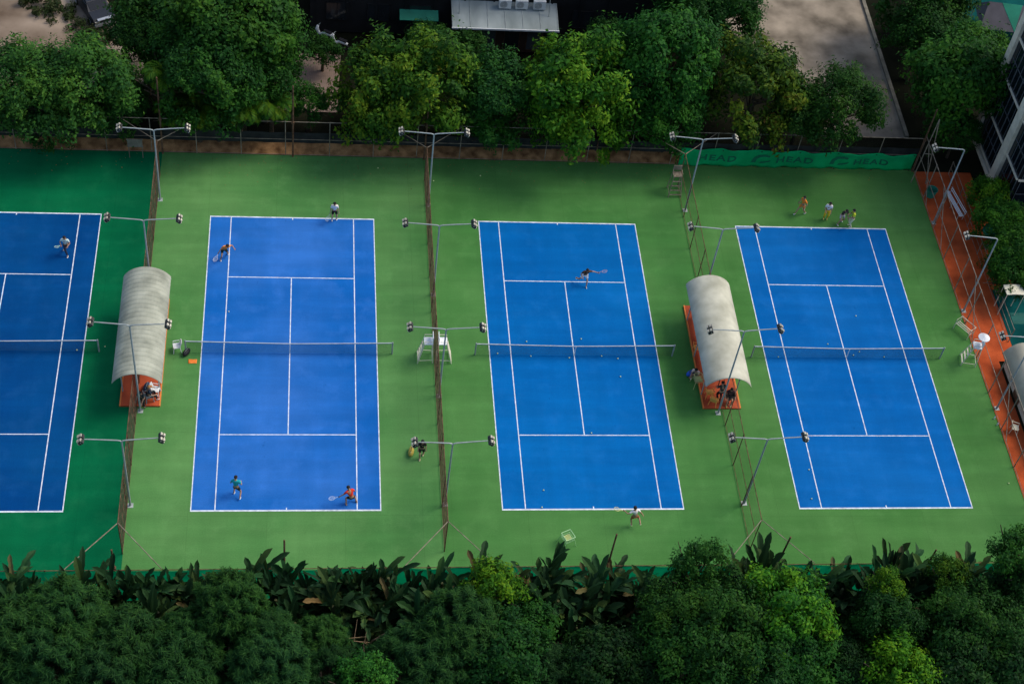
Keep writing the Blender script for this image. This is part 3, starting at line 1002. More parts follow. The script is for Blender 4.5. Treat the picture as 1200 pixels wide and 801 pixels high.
def person(loc, face, label, pel=(0, 0, .90), lean=(0, 0), hands=((.26, .08, .86), (-.26, .08, .86)),
           feet=((.12, .02, .09), (-.12, -.02, .09)), shirt=(.8, .8, .8), legs=(.02, .02, .02), shoe=(.75, .75, .75),
           long=False, cap=None, dress=False, scale=1.0, twist=0.0, group=None, sock=False):
    """local axes: x to the person's right, y ahead; face = heading of local +y in degrees from world +y, counterclockwise"""
    t = thing('person', loc, label, 'person', group, R(face))
    t.scale = (scale,) * 3
    pel = Vector(pel)
    up = Vector((lean[1], lean[0], math.sqrt(max(.05, 1 - lean[0] ** 2 - lean[1] ** 2)))).normalized()
    tw = Matrix.Rotation(twist, 3, 'Z')
    right = tw @ Vector((1, 0, 0))
    right = (right - up * right.dot(up)).normalized()
    fwd = up.cross(right)
    chest = pel + up * .38
    neck = pel + up * .52
    headc = neck + up * .17 + fwd * .03
    sh = [neck - up * .05 + right * s * .185 for s in (1, -1)]
    hip = [pel + Vector((s * .095, 0, -.03)) for s in (1, -1)]
    V, E, RR = [], [], []
    def add(p, r, par=None):
        V.append(Vector(p)); RR.append(r)
        if par is not None: E.append((par, len(V) - 1))
        return len(V) - 1
    i_p = add(pel, (.135, .105))
    i_s = add(pel + up * .2, (.125, .092), i_p)
    i_c = add(chest, (.15, .105), i_s)
    i_n = add(neck + up * .03, .055, i_c)
    i_h = add(neck + up * .11 + fwd * .02, .075, i_n)
    i_h2 = add(headc + up * .02, .098, i_h)
    add(headc + up * .115, .062, i_h2)
    el, wr = [], []
    for k, s in enumerate((1, -1)):
        e, w = ik(sh[k], Vector(hands[k]), .29, .26, right * s * .5 - fwd * .6 - up * .3)
        el.append(e); wr.append(w)
        a = add(sh[k], .06, i_c)
        b_ = add(e, .042, a)
        c_ = add(w, .030, b_)
        d = (w - e).normalized()
        add(w + d * .09, (.04, .022), c_)
    kn, an = [], []
    for k, s in enumerate((1, -1)):
        q, f = ik(hip[k], Vector(feet[k]), .43, .42, Vector((s * .15, 1, .1)))
        kn.append(q); an.append(f)
        a = add(hip[k], .088, i_p)
        b_ = add(q, .058, a)
        b2 = add(q.lerp(f, .35), .055, b_)
        c_ = add(f, .038, b2)
        add(f + Vector((0, .13, -.045)), (.04, .028), c_)
    # fingers, nose, ears and eyes ride along in the same body mesh
    ex = MB()
    for k, s in enumerate((1, -1)):
        d = (wr[k] - el[k]).normalized()
        sd = d.cross(Vector((0, 0, 1)))
        sd = sd.normalized() if sd.length > .05 else Vector((1, 0, 0))
        nn = sd.cross(d)
        for q, ln in zip((-.03, -.01, .01, .03), (.065, .08, .085, .07)):
            b0 = wr[k] + d * .075 + sd * q
            ex.tube([b0, b0 + d * ln * .55 + sd * q * .2 - nn * .008, b0 + d * ln * .9 + sd * q * .25 - nn * .035], [.0095, .009, .007], 6)
        b0 = wr[k] + d * .03 + sd * .035 * s
        ex.tube([b0, b0 + d * .035 + sd * s * .03, b0 + d * .07 + sd * s * .035 - nn * .01], [.012, .010, .008], 6)
    ex.tube([headc + fwd * .085 + up * .03, headc + fwd * .125 - up * .01, headc + fwd * .09 - up * .02], [.01, .017, .01], 6)
    for s in (1, -1):
        ex.ball(headc + right * s * .098 + up * .0, (.018, .03, .035), 6, 5)
    ex.cur = 1
    for s in (1, -1):
        ex.ball(headc + fwd * .088 + right * s * .036 + up * .032, .014, 6, 4)
    ex.cur = 2
    ex.tube([headc + fwd * .092 + right * .03 - up * .052, headc + fwd * .098 - up * .055, headc + fwd * .092 - right * .03 - up * .052], .007, 5)
    skin_obj('body', V, E, RR, [M['skin'], M['eye'], cloth((.35, .10, .08))], t, 0, 2, ex)
    # shirt
    V, E, RR = [], [], []
    b0 = add(pel + up * (.02 if not dress else -.12), (.158, .128))
    b1 = add(pel + up * .2, (.145, .11), b0)
    b2 = add(chest, (.172, .122), b1)
    add(neck - up * .005, .082, b2)
    for k in range(2):
        a = add(sh[k], .080, b2)
        add(sh[k].lerp(el[k], .72), .066, a)
    skin_obj('shirt', V, E, RR, [cloth(shirt)], t)
    V, E, RR = [], [], []
    b0 = add(pel + up * .03, (.150, .122))
    for k in range(2):
        a = add(hip[k] + (kn[k] - hip[k]) * .1, .106, b0)
        b1 = add(hip[k].lerp(kn[k], .68), .096, a)
        if long:
            c = add(kn[k], .078, b1)
            add(kn[k].lerp(an[k], .9), .06, c)
    skin_obj('trousers' if long else 'shorts', V, E, RR, [cloth(legs)], t)
    for k in range(2):
        V, E, RR = [], [], []
        a = add(an[k] + Vector((0, -.045, -.035)), (.048, .045))
        b_ = add(an[k] + Vector((0, .07, -.045)), (.052, .038), a)
        add(an[k] + Vector((0, .165, -.055)), (.042, .026), b_)
        if sock:
            add(an[k] + (kn[k] - an[k]) * .28, .050, a)
        skin_obj('shoe', V, E, RR, [cloth(shoe)], t)
    b = MB()
    m3 = Matrix((right, fwd, up)).transposed()
    i0 = []
    n, mm = 12, 5
    def hf(u, v):
        th = v * pi * .56
        ph = 2 * pi * u
        k = 1.0 - (.30 if (sin(ph) > .4 and v > .75) else 0)
        return headc + up * .035 + m3 @ Vector((.108 * sin(th) * cos(ph), .112 * sin(th) * sin(ph) - .018, .108 * cos(th * k)))
    b.sheet(hf, 14, 6)
    if cap:
        for s in range(1):
            b.sheet(lambda u, v: headc + up * (.075 - .02 * v) + m3 @ Vector(((u - .5) * .17 * (1 - .3 * v), .09 + .09 * v, 0)), 4, 2, (0, 0, -.01))
    b.build('cap' if cap else 'hair', cloth(cap) if cap else M['hair'], t, smooth=True)
    bpy.context.view_layer.update()
    mw = t.matrix_world
    return t, [mw @ w for w in wr], [(mw.to_3x3() @ (wr[k] - el[k])).normalized() for k in range(2)]


def racket(hand, d, label, frame, bed=(.75, .78, .78)):
    d = Vector(d).normalized()
    t = thing('tennis_racket', hand, label, 'tennis racket')
    t.rotation_mode = 'QUATERNION'
    t.rotation_quaternion = d.to_track_quat('Y', 'Z')
    b = MB(); b.tube([(0, -.08, 0), (0, .12, 0)], [.018, .016], 8); b.build('grip', M['black'], t)
    b = MB(); b.bar((0, .12, 0), (-.06, .33, 0), .011, 6); b.bar((0, .12, 0), (.06, .33, 0), .011, 6)
    pts = [(.135 * cos(a), .49 + .175 * sin(a), 0) for a in [2 * pi * k / 24 for k in range(25)]]
    b.tube(pts, .010, 6); b.build('frame', cloth(frame), t)
    b = MB()
    for k in range(-7, 8):
        x = k * .0175
        h = .17 * math.sqrt(max(0, 1 - (x / .132) ** 2))
        if h > .02: b.bar((x, .49 - h, 0), (x, .49 + h, 0), .0014, 3)
    for k in range(-9, 10):
        y = k * .0182
        h = .13 * math.sqrt(max(0, 1 - (y / .17) ** 2))
        if h > .02: b.bar((-h, .49 + y, 0), (h, .49 + y, 0), .0014, 3)
    b.build('strings', cloth(bed), t)
    return t


# first court
_, w, d = person((-14.45, 8.25, 0), 172, 'person in white and green top striding on the dark blue first court', pel=(0, 0, .86), lean=(.12, 0),
                 hands=((.22, .30, 1.05), (-.20, .30, .98)), feet=((-.12, .30, .09), (.26, -.28, .12)), shirt=(.62, .78, .72), legs=(.02, .03, .06), long=True)
racket(w[0], (-.3, -.6, .35), 'pale green racket held by the player on the first court', (.35, .6, .45))
# second court
_, w, d = person((-4.4, 8.15, 0), 195, 'person in orange shirt stretching low for a ball at the far left of second court', pel=(0, 0, .78), lean=(.48, -.25),
                 hands=((.62, .30, .50), (-.62, .28, .95)), feet=((.30, .25, .09), (-.28, -.22, .10)), shirt=(.78, .27, .05), legs=(.015, .03, .025))
racket(w[0], (-.35, -.65, -.35), 'pale racket reaching down from the orange player on the second court', (.6, .62, .68))
_, w, d = person((2.8, 11.75, 0), 180, 'person in white polo and black shorts waiting on the far baseline of second court', lean=(.10, 0),
                 hands=((.28, .16, .78), (-.28, .16, .78)), feet=((.17, .06, .09), (-.15, -.05, .09)), shirt=(.85, .80, .76), legs=(.01, .01, .01), shoe=(.85, .9, .9))
racket(w[0], (-.35, -.55, -.55), 'grey racket held low by the player on the far baseline', (.35, .4, .36))
_, w, d = person((-2.9, -10.75, 0), -15, 'person in teal shirt running with head turned in the near left of second court', pel=(0, 0, .86), lean=(.22, -.06),
                 hands=((.22, .28, 1.05), (-.20, .26, 1.08)), feet=((.30, -.30, .20), (-.16, .05, .09)), shirt=(.01, .36, .42), legs=(.01, .02, .02), shoe=(.8, .85, .85))
_, w, d = person((3.75, -11.4, 0), 20, 'person in red vest crouching on the near baseline of second court', pel=(0, 0, .72), lean=(.40, -.15),
                 hands=((.30, .35, .70), (-.62, .28, .72)), feet=((.33, -.02, .09), (-.30, .02, .09)), shirt=(.75, .045, .02), legs=(.01, .015, .015), shoe=(.45, .30, .2))
racket(w[1], (-.95, -.10, -.25), 'white racket swung low by the crouching player in red', (.62, .70, .85), (.62, .72, .88))
_, w, d = person((7.95, -8.0, 0), 178, 'person in black jacket walking on the green beside the second divider fence', lean=(.05, 0),
                 hands=((.22, .14, .82), (-.24, .10, .82)), feet=((.10, .20, .09), (-.10, -.16, .11)), shirt=(.018, .014, .01), legs=(.02, .03, .015), shoe=(.7, .6, .35))
bag((7.35, -7.75, 0), R(80), 'mustard yellow sports bag on the green beside the person in black', cloth((.42, .32, .06)), .7, .34, .4)
# third court
_, w, d = person((19.35, 6.3, 0), 188, 'person in black and orange shirt with white shorts lunging on the third court', pel=(0, 0, .82), lean=(.30, .0),
                 hands=((.30, .35, .95), (-.72, .25, 1.18)), feet=((.52, -.25, .34), (-.05, .42, .09)), shirt=(.10, .045, .015), legs=(.82, .82, .85), shoe=(.55, .75, .85))
b = MB(); 
racket(w[1], (.75, -.1, .35), 'pink and grey racket stretched out by the lunging player', (.55, .35, .36), (.6, .5, .5))
_, w, d = person((20.25, -13.0, .12), 12, 'person in white shirt and rust shorts jumping behind the third court near baseline', pel=(0, 0, .92), lean=(.12, -.1),
                 hands=((.50, -.10, .92), (-.62, .22, 1.28)), feet=((.30, -.35, .45), (-.12, -.10, .12)), shirt=(.85, .82, .80), legs=(.42, .12, .05), shoe=(.75, .70, .45))
racket(w[1], (-.95, .2, .15), 'yellow racket swung by the jumping player in white', (.72, .66, .22), (.7, .68, .4))
# fourth court, far end
_, w, d = person((35.65, 13.25, 0), 118, 'person in orange kit stepping out to the left behind the far baseline of fourth court', lean=(.05, .05), pel=(0, 0, .86),
                 hands=((.30, .10, .88), (-.28, .1, .9)), feet=((.10, .42, .09), (-.18, -.32, .09)), shirt=(.85, .24, .03), legs=(.80, .25, .04), shoe=(.82, .82, .8))
racket(w[0], (.55, -.4, -.55), 'white and grey racket carried by the player in orange kit', (.5, .55, .55))
person((37.35, 12.75, 0), 165, 'person in white shirt and yellow trousers standing behind the far baseline of fourth court', lean=(.10, 0),
       hands=((.16, .30, .98), (-.20, .22, .85)), shirt=(.85, .80, .76), legs=(.72, .48, .02), long=True, shoe=(.5, .55, .1))
person((38.35, 12.4, 0), 195, 'person with black top and white sleeves bending beside the yellow shirted player', pel=(0, 0, .84), lean=(.42, 0),
       hands=((.30, .45, .75), (-.25, .45, .75)), feet=((.28, .15, .09), (-.20, -.12, .09)), shirt=(.02, .018, .018), legs=(.55, .52, .48), shoe=(.75, .85, .8))
person((39.05, 12.05, 0), 90, 'person in bright yellow shirt and pale trousers at the far baseline of fourth court', pel=(0, 0, .88), lean=(.15, 0),
       hands=((.15, .38, 1.0), (-.15, .40, 1.0)), shirt=(.66, .72, .04), legs=(.72, .70, .42), long=True, shoe=(.8, .8, .6))
# people at the shelters
def sitter(loc, face, label, **k):
    z = k.pop('seat', .45)
    return person(loc, face, label, pel=(0, -.05, z + .09), lean=k.pop('lean', (.12, 0)), hands=k.pop('hands', ((.2, .42, z + .2), (-.2, .42, z + .2))),
                  feet=((.14, .42, .09), (-.14, .38, .09)), **k)
plastic_chair((-8.35, -3.85, .1), R(110), 'grey plastic chair under the person in dark clothes at the grey shelter', cloth((.30, .33, .33)))
sitter((-8.33, -3.85, .1), -70, 'person in dark blue clothes seated at the open end of grey shelter', shirt=(.015, .03, .055), legs=(.01, .015, .02), long=True, cap=(.62, .28, .10), hands=((.3, .35, .72), (-.25, .3, .8)))
person((-8.65, -4.35, .1), 150, 'person in black with white bag strap standing by the divider fence at grey shelter', shirt=(.02, .03, .035), legs=(.012, .012, .014), long=True, shoe=(.02, .02, .02),
       lean=(.25, 0), pel=(0, 0, .86), hands=((.2, .4, .85), (-.2, .4, .8)))
plastic_chair((-7.98, -3.35, .1), R(80), 'white plastic chair in the orange edged corner of the grey shelter platform', M['white'])
plastic_chair((27.55, -3.75, .1), R(-60), 'dark plastic chair under the person seated at the cream shelter', cloth((.06, .05, .05)))
sitter((27.55, -3.72, .1), 175, 'person in dark maroon shirt seated under the open end of cream shelter', shirt=(.055, .018, .028), legs=(.02, .02, .02), shoe=(.72, .60, .12), sock=True, hands=((.3, .3, .6), (-.32, .25, .62)))
person((26.98, -3.65, .1), 10, 'person in grey and black clothes standing by the fence under cream roof edge', shirt=(.045, .045, .04), legs=(.015, .015, .015), long=True, lean=(.2, 0), pel=(0, 0, .86), hands=((.2, .42, .95), (-.2, .4, .95)), shoe=(.1, .1, .1))
person((25.72, -1.75, 0), 150, 'person in pale pink shirt crouching by the red platform and blue bag', pel=(0, -.05, .46), lean=(.45, 0), hands=((.22, .5, .35), (-.22, .5, .35)),
       feet=((.16, .16, .09), (-.16, .05, .09)), shirt=(.85, .60, .52), legs=(.03, .03, .05))

dg = bpy.context.evaluated_depsgraph_get()
dg.update()
done = []
for (o, mm, extra) in SKINQ:
    done.append((o, bpy.data.meshes.new_from_object(o.evaluated_get(dg)), mm, extra))
for (o, me, mm, extra) in done:
    o.modifiers.clear()
    if extra is not None:
        mb = MB()
        mb.v = [v.co.copy() for v in me.vertices]
        mb.f = [tuple(p.vertices) for p in me.polygons]
        mb.mi = [0] * len(mb.f)
        n = len(mb.v)
        mb.v += extra.v
        mb.f += [tuple(n + i for i in f) for f in extra.f]
        mb.mi += extra.mi
        o.data = mb.mesh(o.name, mm, True)
    else:
        me.materials.clear()
        for m_ in mm: me.materials.append(m_)
        o.data = me

# ------------------------------------------------------------------ tennis balls
BALLS = [(622, 417, 'third court, just below the net towards its left'), (667, 419, 'third court, below the net beside the centre line'), (705, 417, 'third court, below the net right of centre'),
         (724, 420, 'third court, below the net near the right singles line'), (727, 441, 'right service box of the third court'), (693, 507, 'near service line of the third court'),
         (637, 574, 'third court, near left corner of the back court'), (635, 594, 'near baseline of the third court at its left'), (617, 400, 'third court, beyond the net at the left'),
         (681, 397, 'third court, beyond the net at the right'), (970, 403, 'fourth court, just beyond the net'), (912, 418, 'fourth court, below the net at the left singles line'),
         (1000, 416, 'fourth court, below the net right of the centre line'), (1007, 412, 'fourth court, touching the net cord shadow'), (1036, 418, 'fourth court, below the net towards the right singles line'),
         (948, 550, 'left singles line of the fourth court'), (951, 584, 'near left doubles alley of the fourth court'), (1182, 566, 'green apron beside the fourth court right sideline'),
         (1003, 370, 'far right service box of the fourth court'), (268, 365, 'left singles line of the second court'), (90, 410, 'first court beside the net'),
         (123, 406, 'green apron beside the first court net post'), (583, 414, 'left doubles alley of the third court by the net'), (563, 206, 'green apron behind the far baseline of third court'),
         (508, 212, 'green apron by the far end of the second divider fence'), (443, 197, 'green apron behind the far baseline of second court'), (812, 359, 'green apron beside the cream shelter')]
for (x, y, lab) in BALLS:
    p = at(x, y, .04)
    b = MB(); b.ball((0, 0, 0), .042, 10, 8)
    b.cur = 1
    b.tube([(.0425 * cos(a), .030 * sin(a), .030 * sin(a) * cos(2 * a)) for a in [2 * pi * k / 20 for k in range(21)]], .0025, 4)
    o = b.build('tennis_ball', [M['ball'], M['white']], smooth=True)
    o.location = (p.x, p.y, .05)
    tag(o, 'tennis ball lying on ' + ('the ' if not lab[0:2] in ('th',) or True else '') + lab, 'tennis ball', 'loose tennis balls on the courts')

# ------------------------------------------------------------------ buildings
# dark building beyond the far trees
t = thing('dark_building', (16, 31.6, 0), 'large black clad building beyond the trees with pale lean-to roof', 'building')
b = MB(); b.box((0, 5, 4.5), (30, 10, 9.0)); b.build('wall', M['darkwall'], t)
b = MB()
for k in range(14):
    b.box((-14.5 + k * 2.2, -.04, 4.9), (.10, .08, 8.0))
b.build('cladding_ribs', M['darkwall'], t)
for k in range(9):
    x = -13 + k * 3.1
    if -5 < x < 4.5: continue
    b = MB(); b.box((x, -.03, 2.0), (1.6, .05, 1.5)); w_ = b.build('window', M['winddark'], t)
    b = MB()
    for q in (-.82, 0, .82): b.box((x + q, -.06, 2.0), (.06, .05, 1.6))
    for q in (-.78, .78): b.box((x, -.06, 2.0 + q), (1.7, .05, .06))
    b.build('frame', M['darkwall'], w_)
b = MB(); b.box((-.4, -.85, 1.35), (7.8, 1.66, 2.7)); b.build('front_room', M['brownwall'], t)
for k, x in enumerate((-3.4, -1.7, .1, 1.8, 3.0)):
    b = MB(); b.box((x, -1.70, 1.25), (1.1, .05, 1.9)); w_ = b.build('window', M['winddark'] if k % 2 == 0 else cloth((.07, .075, .085)), t)
    b = MB()
    for q in (-.58, .58): b.box((x + q, -1.72, 1.25), (.06, .06, 1.96))
    for q in (-.97, .97): b.box((x, -1.72, 1.25 + q), (1.2, .06, .06))
    b.build('frame', M['rust'], w_)
b = MB(); b.sheet(lambda u, v: (-4.55 + 8.0 * u, -2.6 + 2.6 * v, 2.85 + .55 * v), 8, 3, (0, 0, -.05)); rr = b.build('lean_to_roof', M['sheetroof'], t)
b = MB(); b.box((-.55, -2.63, 2.84), (8.06, .07, .14)); b.build('gutter', M['white'], rr)
b = MB()
for k in range(7):
    x = -4.5 + 7.9 * k / 6
    b.bar((x, -2.58, 2.872), (x, -.03, 3.405), .022, 5)
b.build('roof_rib', M['galv'], rr)
for x in (-4.0, 2.75):
    b = MB(); b.bar((x, -1.3, 3.1), (x, -.6, 5.5), .03, 6); b.build('hanger_pole', M['galvw'], rr)
b = MB(); b.sheet(lambda u, v: (-8.35 + 2.9 * u, -.95 + .9 * v, 2.1 + .3 * v), 5, 2, (0, 0, -.05)); aw = b.build('awning', M['awning'], t)
b = MB()
for k in range(4):
    b.bar((-8.3 + .93 * k, -.93, 2.07), (-8.3 + .93 * k, -.02, 1.9), .018, 5)
b.build('bracket', M['galv'], aw)
for k, (x, lab) in enumerate([(15.45, 'leftmost of three air conditioner units on the lean-to roof'), (16.7, 'middle of three air conditioner units on the lean-to roof'), (18.05, 'rightmost of three air conditioner units on the lean-to roof')]):
    u = thing('air_conditioner', (x, 31.0, 3.32), lab, 'air conditioner', 'air conditioner units on the lean-to roof')
    b = MB(); b.box((0, 0, .42), (.92, .40, .72)); b.build('casing', M['white'], u)
    b = MB()
    for q in range(4): b.tube([((.07 + .065 * q) * cos(a) - .12, -.215, .42 + (.07 + .065 * q) * sin(a)) for a in [2 * pi * j / 14 for j in range(15)]], .01, 4)
    b.build('fan_grille', M['kerb'], u)
    b = MB()
    for s in (-1, 1): b.box((s * .36, 0, .03), (.06, .44, .06))
    b.build('foot', M['galv'], u)
# scooter shed roofs by the paved yard
for k, (px, py, lab) in enumerate([(379, 37, 'white scooter parked in shade by the dark building, nearer the trees'), (397, 47, 'white scooter parked in shade above the paved yard')]):
    p = at(px, py, .6)
    t = thing('motor_scooter', (p.x, p.y, -.06), lab, 'scooter', 'scooters by the paved yard', R(60))
    for y in (-.62, .62):
        b = MB(); b.tube([(0, y + .22 * cos(a), .25 + .22 * sin(a)) for a in [2 * pi * j / 16 for j in range(17)]], .055, 6); w_ = b.build('wheel', M['black'], t)
    b = MB()
    b.tube([(0, -.75, .55), (0, -.45, .62), (0, -.1, .60), (0, .15, .36), (0, .38, .36), (0, .55, .72), (0, .48, 1.02)], [.10, .17, .16, .12, .12, .14, .09], 8); b.build('body', M['white'], t, smooth=True)
    b = MB(); b.box((0, -.36, .80), (.26, .66, .09)); b.build('seat', M['black'], t)
    b = MB(); b.bar((-.32, .45, 1.06), (.32, .45, 1.06), .022, 6); b.build('handlebar', M['galv'], t)
# curtain wall building on the right
t = thing('office_building', (50.5, 13.2, 0), 'glass office block with pale pilasters rising at the right photo edge', 'building')
BH = 15.0
b = MB(); b.box((8, 4.05, BH / 2 + .4), (15.9, 7.9, BH - .8)); b.build('wall', M['darkwall'], t)
flz = [1.05, 3.75, 7.05, 10.3, 13.6]
for (y, wd) in ((3.0, .85), (7.8, .62)):
    b = MB(); b.box((-.1, y, BH / 2 + .3), (.34, wd, BH - .6)); b.build('pilaster', M['stone'], t)
b = MB(); b.box((-.06, 4.05, .62), (.22, 8.1, .30)); b.box((8, -.06, .62), (16.0, .22, .30)); b.build('plinth', M['stone'], t)
for i in range(len(flz) - 1):
    b = MB(); b.box((-.045, 4.05, flz[i]), (.12, 8.0, .13)); b.box((8, -.045, flz[i] + .002), (15.96, .12, .126)); b.build('floor_band', M['stone'], t)
    z0, z1 = flz[i] + .07, flz[i + 1] - .07
    for (y0, y1) in ((.1, 1.30), (1.30, 2.56), (3.44, 4.8), (4.8, 6.15), (6.15, 7.48)):
        b = MB(); b.box((.03, (y0 + y1) / 2, (z0 + z1) / 2), (.05, y1 - y0 - .03, z1 - z0)); w_ = b.build('window', M['glass'], t)
        b = MB()
        for q in (y0 + .03, (y0 + y1) / 2, y1 - .03): b.box((-.002, q, (z0 + z1) / 2), (.045, .045, z1 - z0))
        for q in (z0 + .03, z0 + (z1 - z0) / 2): b.box((-.006, (y0 + y1) / 2, q), (.037, y1 - y0 - .05, .045))
        b.build('frame', M['mullion'], w_)
    for k in range(6):
        x0 = .2 + k * 2.5
        b = MB(); b.box((x0 + 1.2, .03, (z0 + z1) / 2), (2.36, .05, z1 - z0)); w_ = b.build('window', M['glass'], t)
        b = MB()
        for q in (x0 + .05, x0 + 1.2, x0 + 2.35): b.box((q, -.002, (z0 + z1) / 2), (.045, .045, z1 - z0))
        for q in (z0 + .03, (z0 + z1) / 2): b.box((x0 + 1.2, -.006, q), (2.3, .037, .045))
        b.build('frame', M['mullion'], w_)
b = MB(); b.box((8, 4.05, BH + .1), (16.4, 8.4, .5)); b.build('roof', M['stone'], t)
# tents on the teal yard
t = thing('market_tent', (56.2, 34.6, 0), 'grey ridge tent with bright green panel on the teal yard', 'tent', rz=R(-8))
def tent(x0, x1, m, nm):
    b = MB()
    b.sheet(lambda u, v: (x0 + (x1 - x0) * u, -1.6 + 3.2 * v, 1.2 + 1.5 * (1 - abs(2 * v - 1))), 2, 8, (0, 0, -.04)); b.build(nm, m, t)
b = MB(); b.face([(-1.9, -1.6, 1.2), (.9, -1.6, 1.2), (-.35, 0, 2.7), (-1.4, 0, 2.7)]); b.face([(-1.9, -1.6, 1.2), (-1.4, 0, 2.7), (-1.9, 1.6, 1.2)]); b.face([(-1.4, 0, 2.7), (-.35, 0, 2.7), (.9, 1.6, 1.2), (-1.9, 1.6, 1.2)]); b.build('grey_cover', M['tarp'], t)
b = MB(); b.face([(-.35, 0, 2.72), (.92, -1.6, 1.22), (1.3, -.0, 2.72)]); b.face([(-.35, 0, 2.72), (1.3, 0, 2.72), (.92, 1.6, 1.22)]); b.build('green_panel', M['tarpgreen'], t)
b = MB(); b.face([(.92, -1.6, 1.2), (4.2, -1.6, 1.2), (4.0, 0, 2.7), (1.3, 0, 2.7)]); b.face([(1.3, 0, 2.7), (4.0, 0, 2.7), (4.2, 1.6, 1.2), (.92, 1.6, 1.2)]); b.build('grey_cover', M['tarp'], t)
for x in (-1.8, 1.3, 4.1):
    for y in (-1.55, 1.55):
        b = MB(); b.bar((x, y, -.05), (x, y, 1.22), .04, 6); b.build('post', M['galv'], t)
t = thing('yellow_barrier', (35.4, 34.6, -.05), 'small yellow barrier board at the edge of the concrete lane', 'barrier', rz=R(30))
b = MB(); b.box((0, 0, .75), (1.3, .06, .55)); b.build('board', cloth((.55, .36, .03)), t)
for s in (-1, 1):
    b = MB(); b.bar((s * .5, -.25, 0), (s * .5, 0, .95), .025, 6); b.bar((s * .5, .25, 0), (s * .5, 0, .95), .025, 6); b.build('leg', M['black'], t)

# parked car under the tree
cp = at(105, 17, .6)
t = thing('parked_car', (cp.x + .2, cp.y + 1.2, -.06), 'dark car with silver bumper parked half under the tree by the dirt yard', 'car', rz=R(28))
prof = [(-2.15, .45), (-2.2, .75), (-2.0, .92), (-1.1, 1.0), (-.45, 1.42), (.9, 1.45), (1.7, 1.02), (2.15, .95), (2.2, .5), (2.1, .28), (-2.05, .28)]
b = MB()
b.sheet(lambda u, v: ((lambda k: ((v - .5) * 1.72 * (1 if prof[k][1] < 1.05 else .82), prof[k][0], prof[k][1]))(min(int(round(u * 10)), 10))), 10, 6)
for s in (-.5, .5):
    pts = [(s * 1.72 * (1 if z < 1.05 else .82), y, z) for (y, z) in prof]
    b.face(pts if s > 0 else list(reversed(pts)))
b.build('body', M['carpaint'], t)
b = MB(); b.sheet(lambda u, v: ((u - .5) * 1.36, -1.06 + .56 * v, 1.03 + .38 * v), 3, 2, (0, -.02, .015)); b.build('windscreen', M['glass'], t)
b = MB(); b.sheet(lambda u, v: ((u - .5) * 1.30, .98 + .62 * v, 1.43 - .36 * v), 3, 2, (0, .02, .02)); b.build('rear_window', M['glass'], t)
for s in (-1, 1):
    b = MB(); b.box((s * .80, .15, 1.2), (.04, 1.5, .26)); b.build('side_window', M['glass'], t)
    b = MB(); b.box((s * .62, -2.2, .74), (.36, .08, .14)); b.build('headlight', M['reflector'], t)
    for y in (-1.35, 1.35):
        b = MB(); b.bar((s * .74, y, .32), (s * .90, y, .32), .32, 16); w_ = b.build('wheel', M['black'], t)
        b = MB(); b.bar((s * .905, y, .32), (s * .915, y, .32), .19, 12); b.build('rim', M['carsilver'], w_)
b = MB(); b.box((0, -2.22, .5), (1.7, .14, .22)); b.build('bumper', M['carsilver'], t)
b = MB(); b.box((0, -2.2, .95), (1.2, .25, .04)); b.build('bonnet_trim', M['carsilver'], t)

# ------------------------------------------------------------------ vegetation
def leaf_quad(mb, p, n, t, L, w):
    s = n.cross(t)
    s = s.normalized() if s.length > 1e-4 else n.orthogonal().normalized()
    t = s.cross(n)
    mb.tone.append(mb.tv)
    mb.face([p - t * L * .5, p + s * w * .5 - t * L * .05, p + t * L * .5, p - s * w * .5 - t * L * .05])


def rdir(k):
    while True:
        v = Vector((k.uniform(-1, 1), k.uniform(-1, 1), k.uniform(-1, 1)))
        if .05 < v.length < 1: return v.normalized()


def crown_mesh(name, seed, rx, rz, clumps, per, leaf, cr, m, droop=False):
    k = random.Random(seed)
    mb = MB()
    lobes = [(rdir(k), k.uniform(.12, .32)) for _ in range(7)]
    for c in range(clumps):
        d = rdir(k)
        if d.z < -.55: d.z *= -.6; d.normalize()
        f = k.uniform(.40, 1.0) ** .42
        bulge = 1 + sum(a * max(0, d.dot(l)) ** 3 for l, a in lobes) - .14 + k.uniform(-.10, .12)
        P = Vector((d.x * rx, d.y * rx, d.z * rz)) * f * bulge
        r = cr * k.uniform(.45, 1.45)
        ax = (d + rdir(k) * .7).normalized()              # a spray stretched along its twig
        b1 = ax.orthogonal().normalized()
        b2 = ax.cross(b1)
        sa, sb, sc = k.uniform(1.0, 1.45), k.uniform(.75, 1.1), k.uniform(.5, .85)
        mb.tv = .55 * k.random() ** 1.3
        ls = k.uniform(.8, 1.2)
        for i in range(int(per * r * r / (cr * cr))):
            e = rdir(k)
            rad = r * (k.uniform(.35, 1.0) ** .6 if k.random() < .85 else k.uniform(1.0, 1.45))
            q = P + (ax * e.x * sa + b1 * e.y * sb + b2 * e.z * sc) * rad
            o = (q - P).normalized()
            n = (o * .8 + d * .3 + rdir(k) * .8 + Vector((0, 0, .55))).normalized()
            tg = rdir(k) + ax * .4 + Vector((0, 0, -.9 if droop else -.3))
            L = leaf * ls * k.uniform(.6, 1.4)
            leaf_quad(mb, q, n, tg, L, L * k.uniform(.38, .6))
    return mb.mesh(name, m)


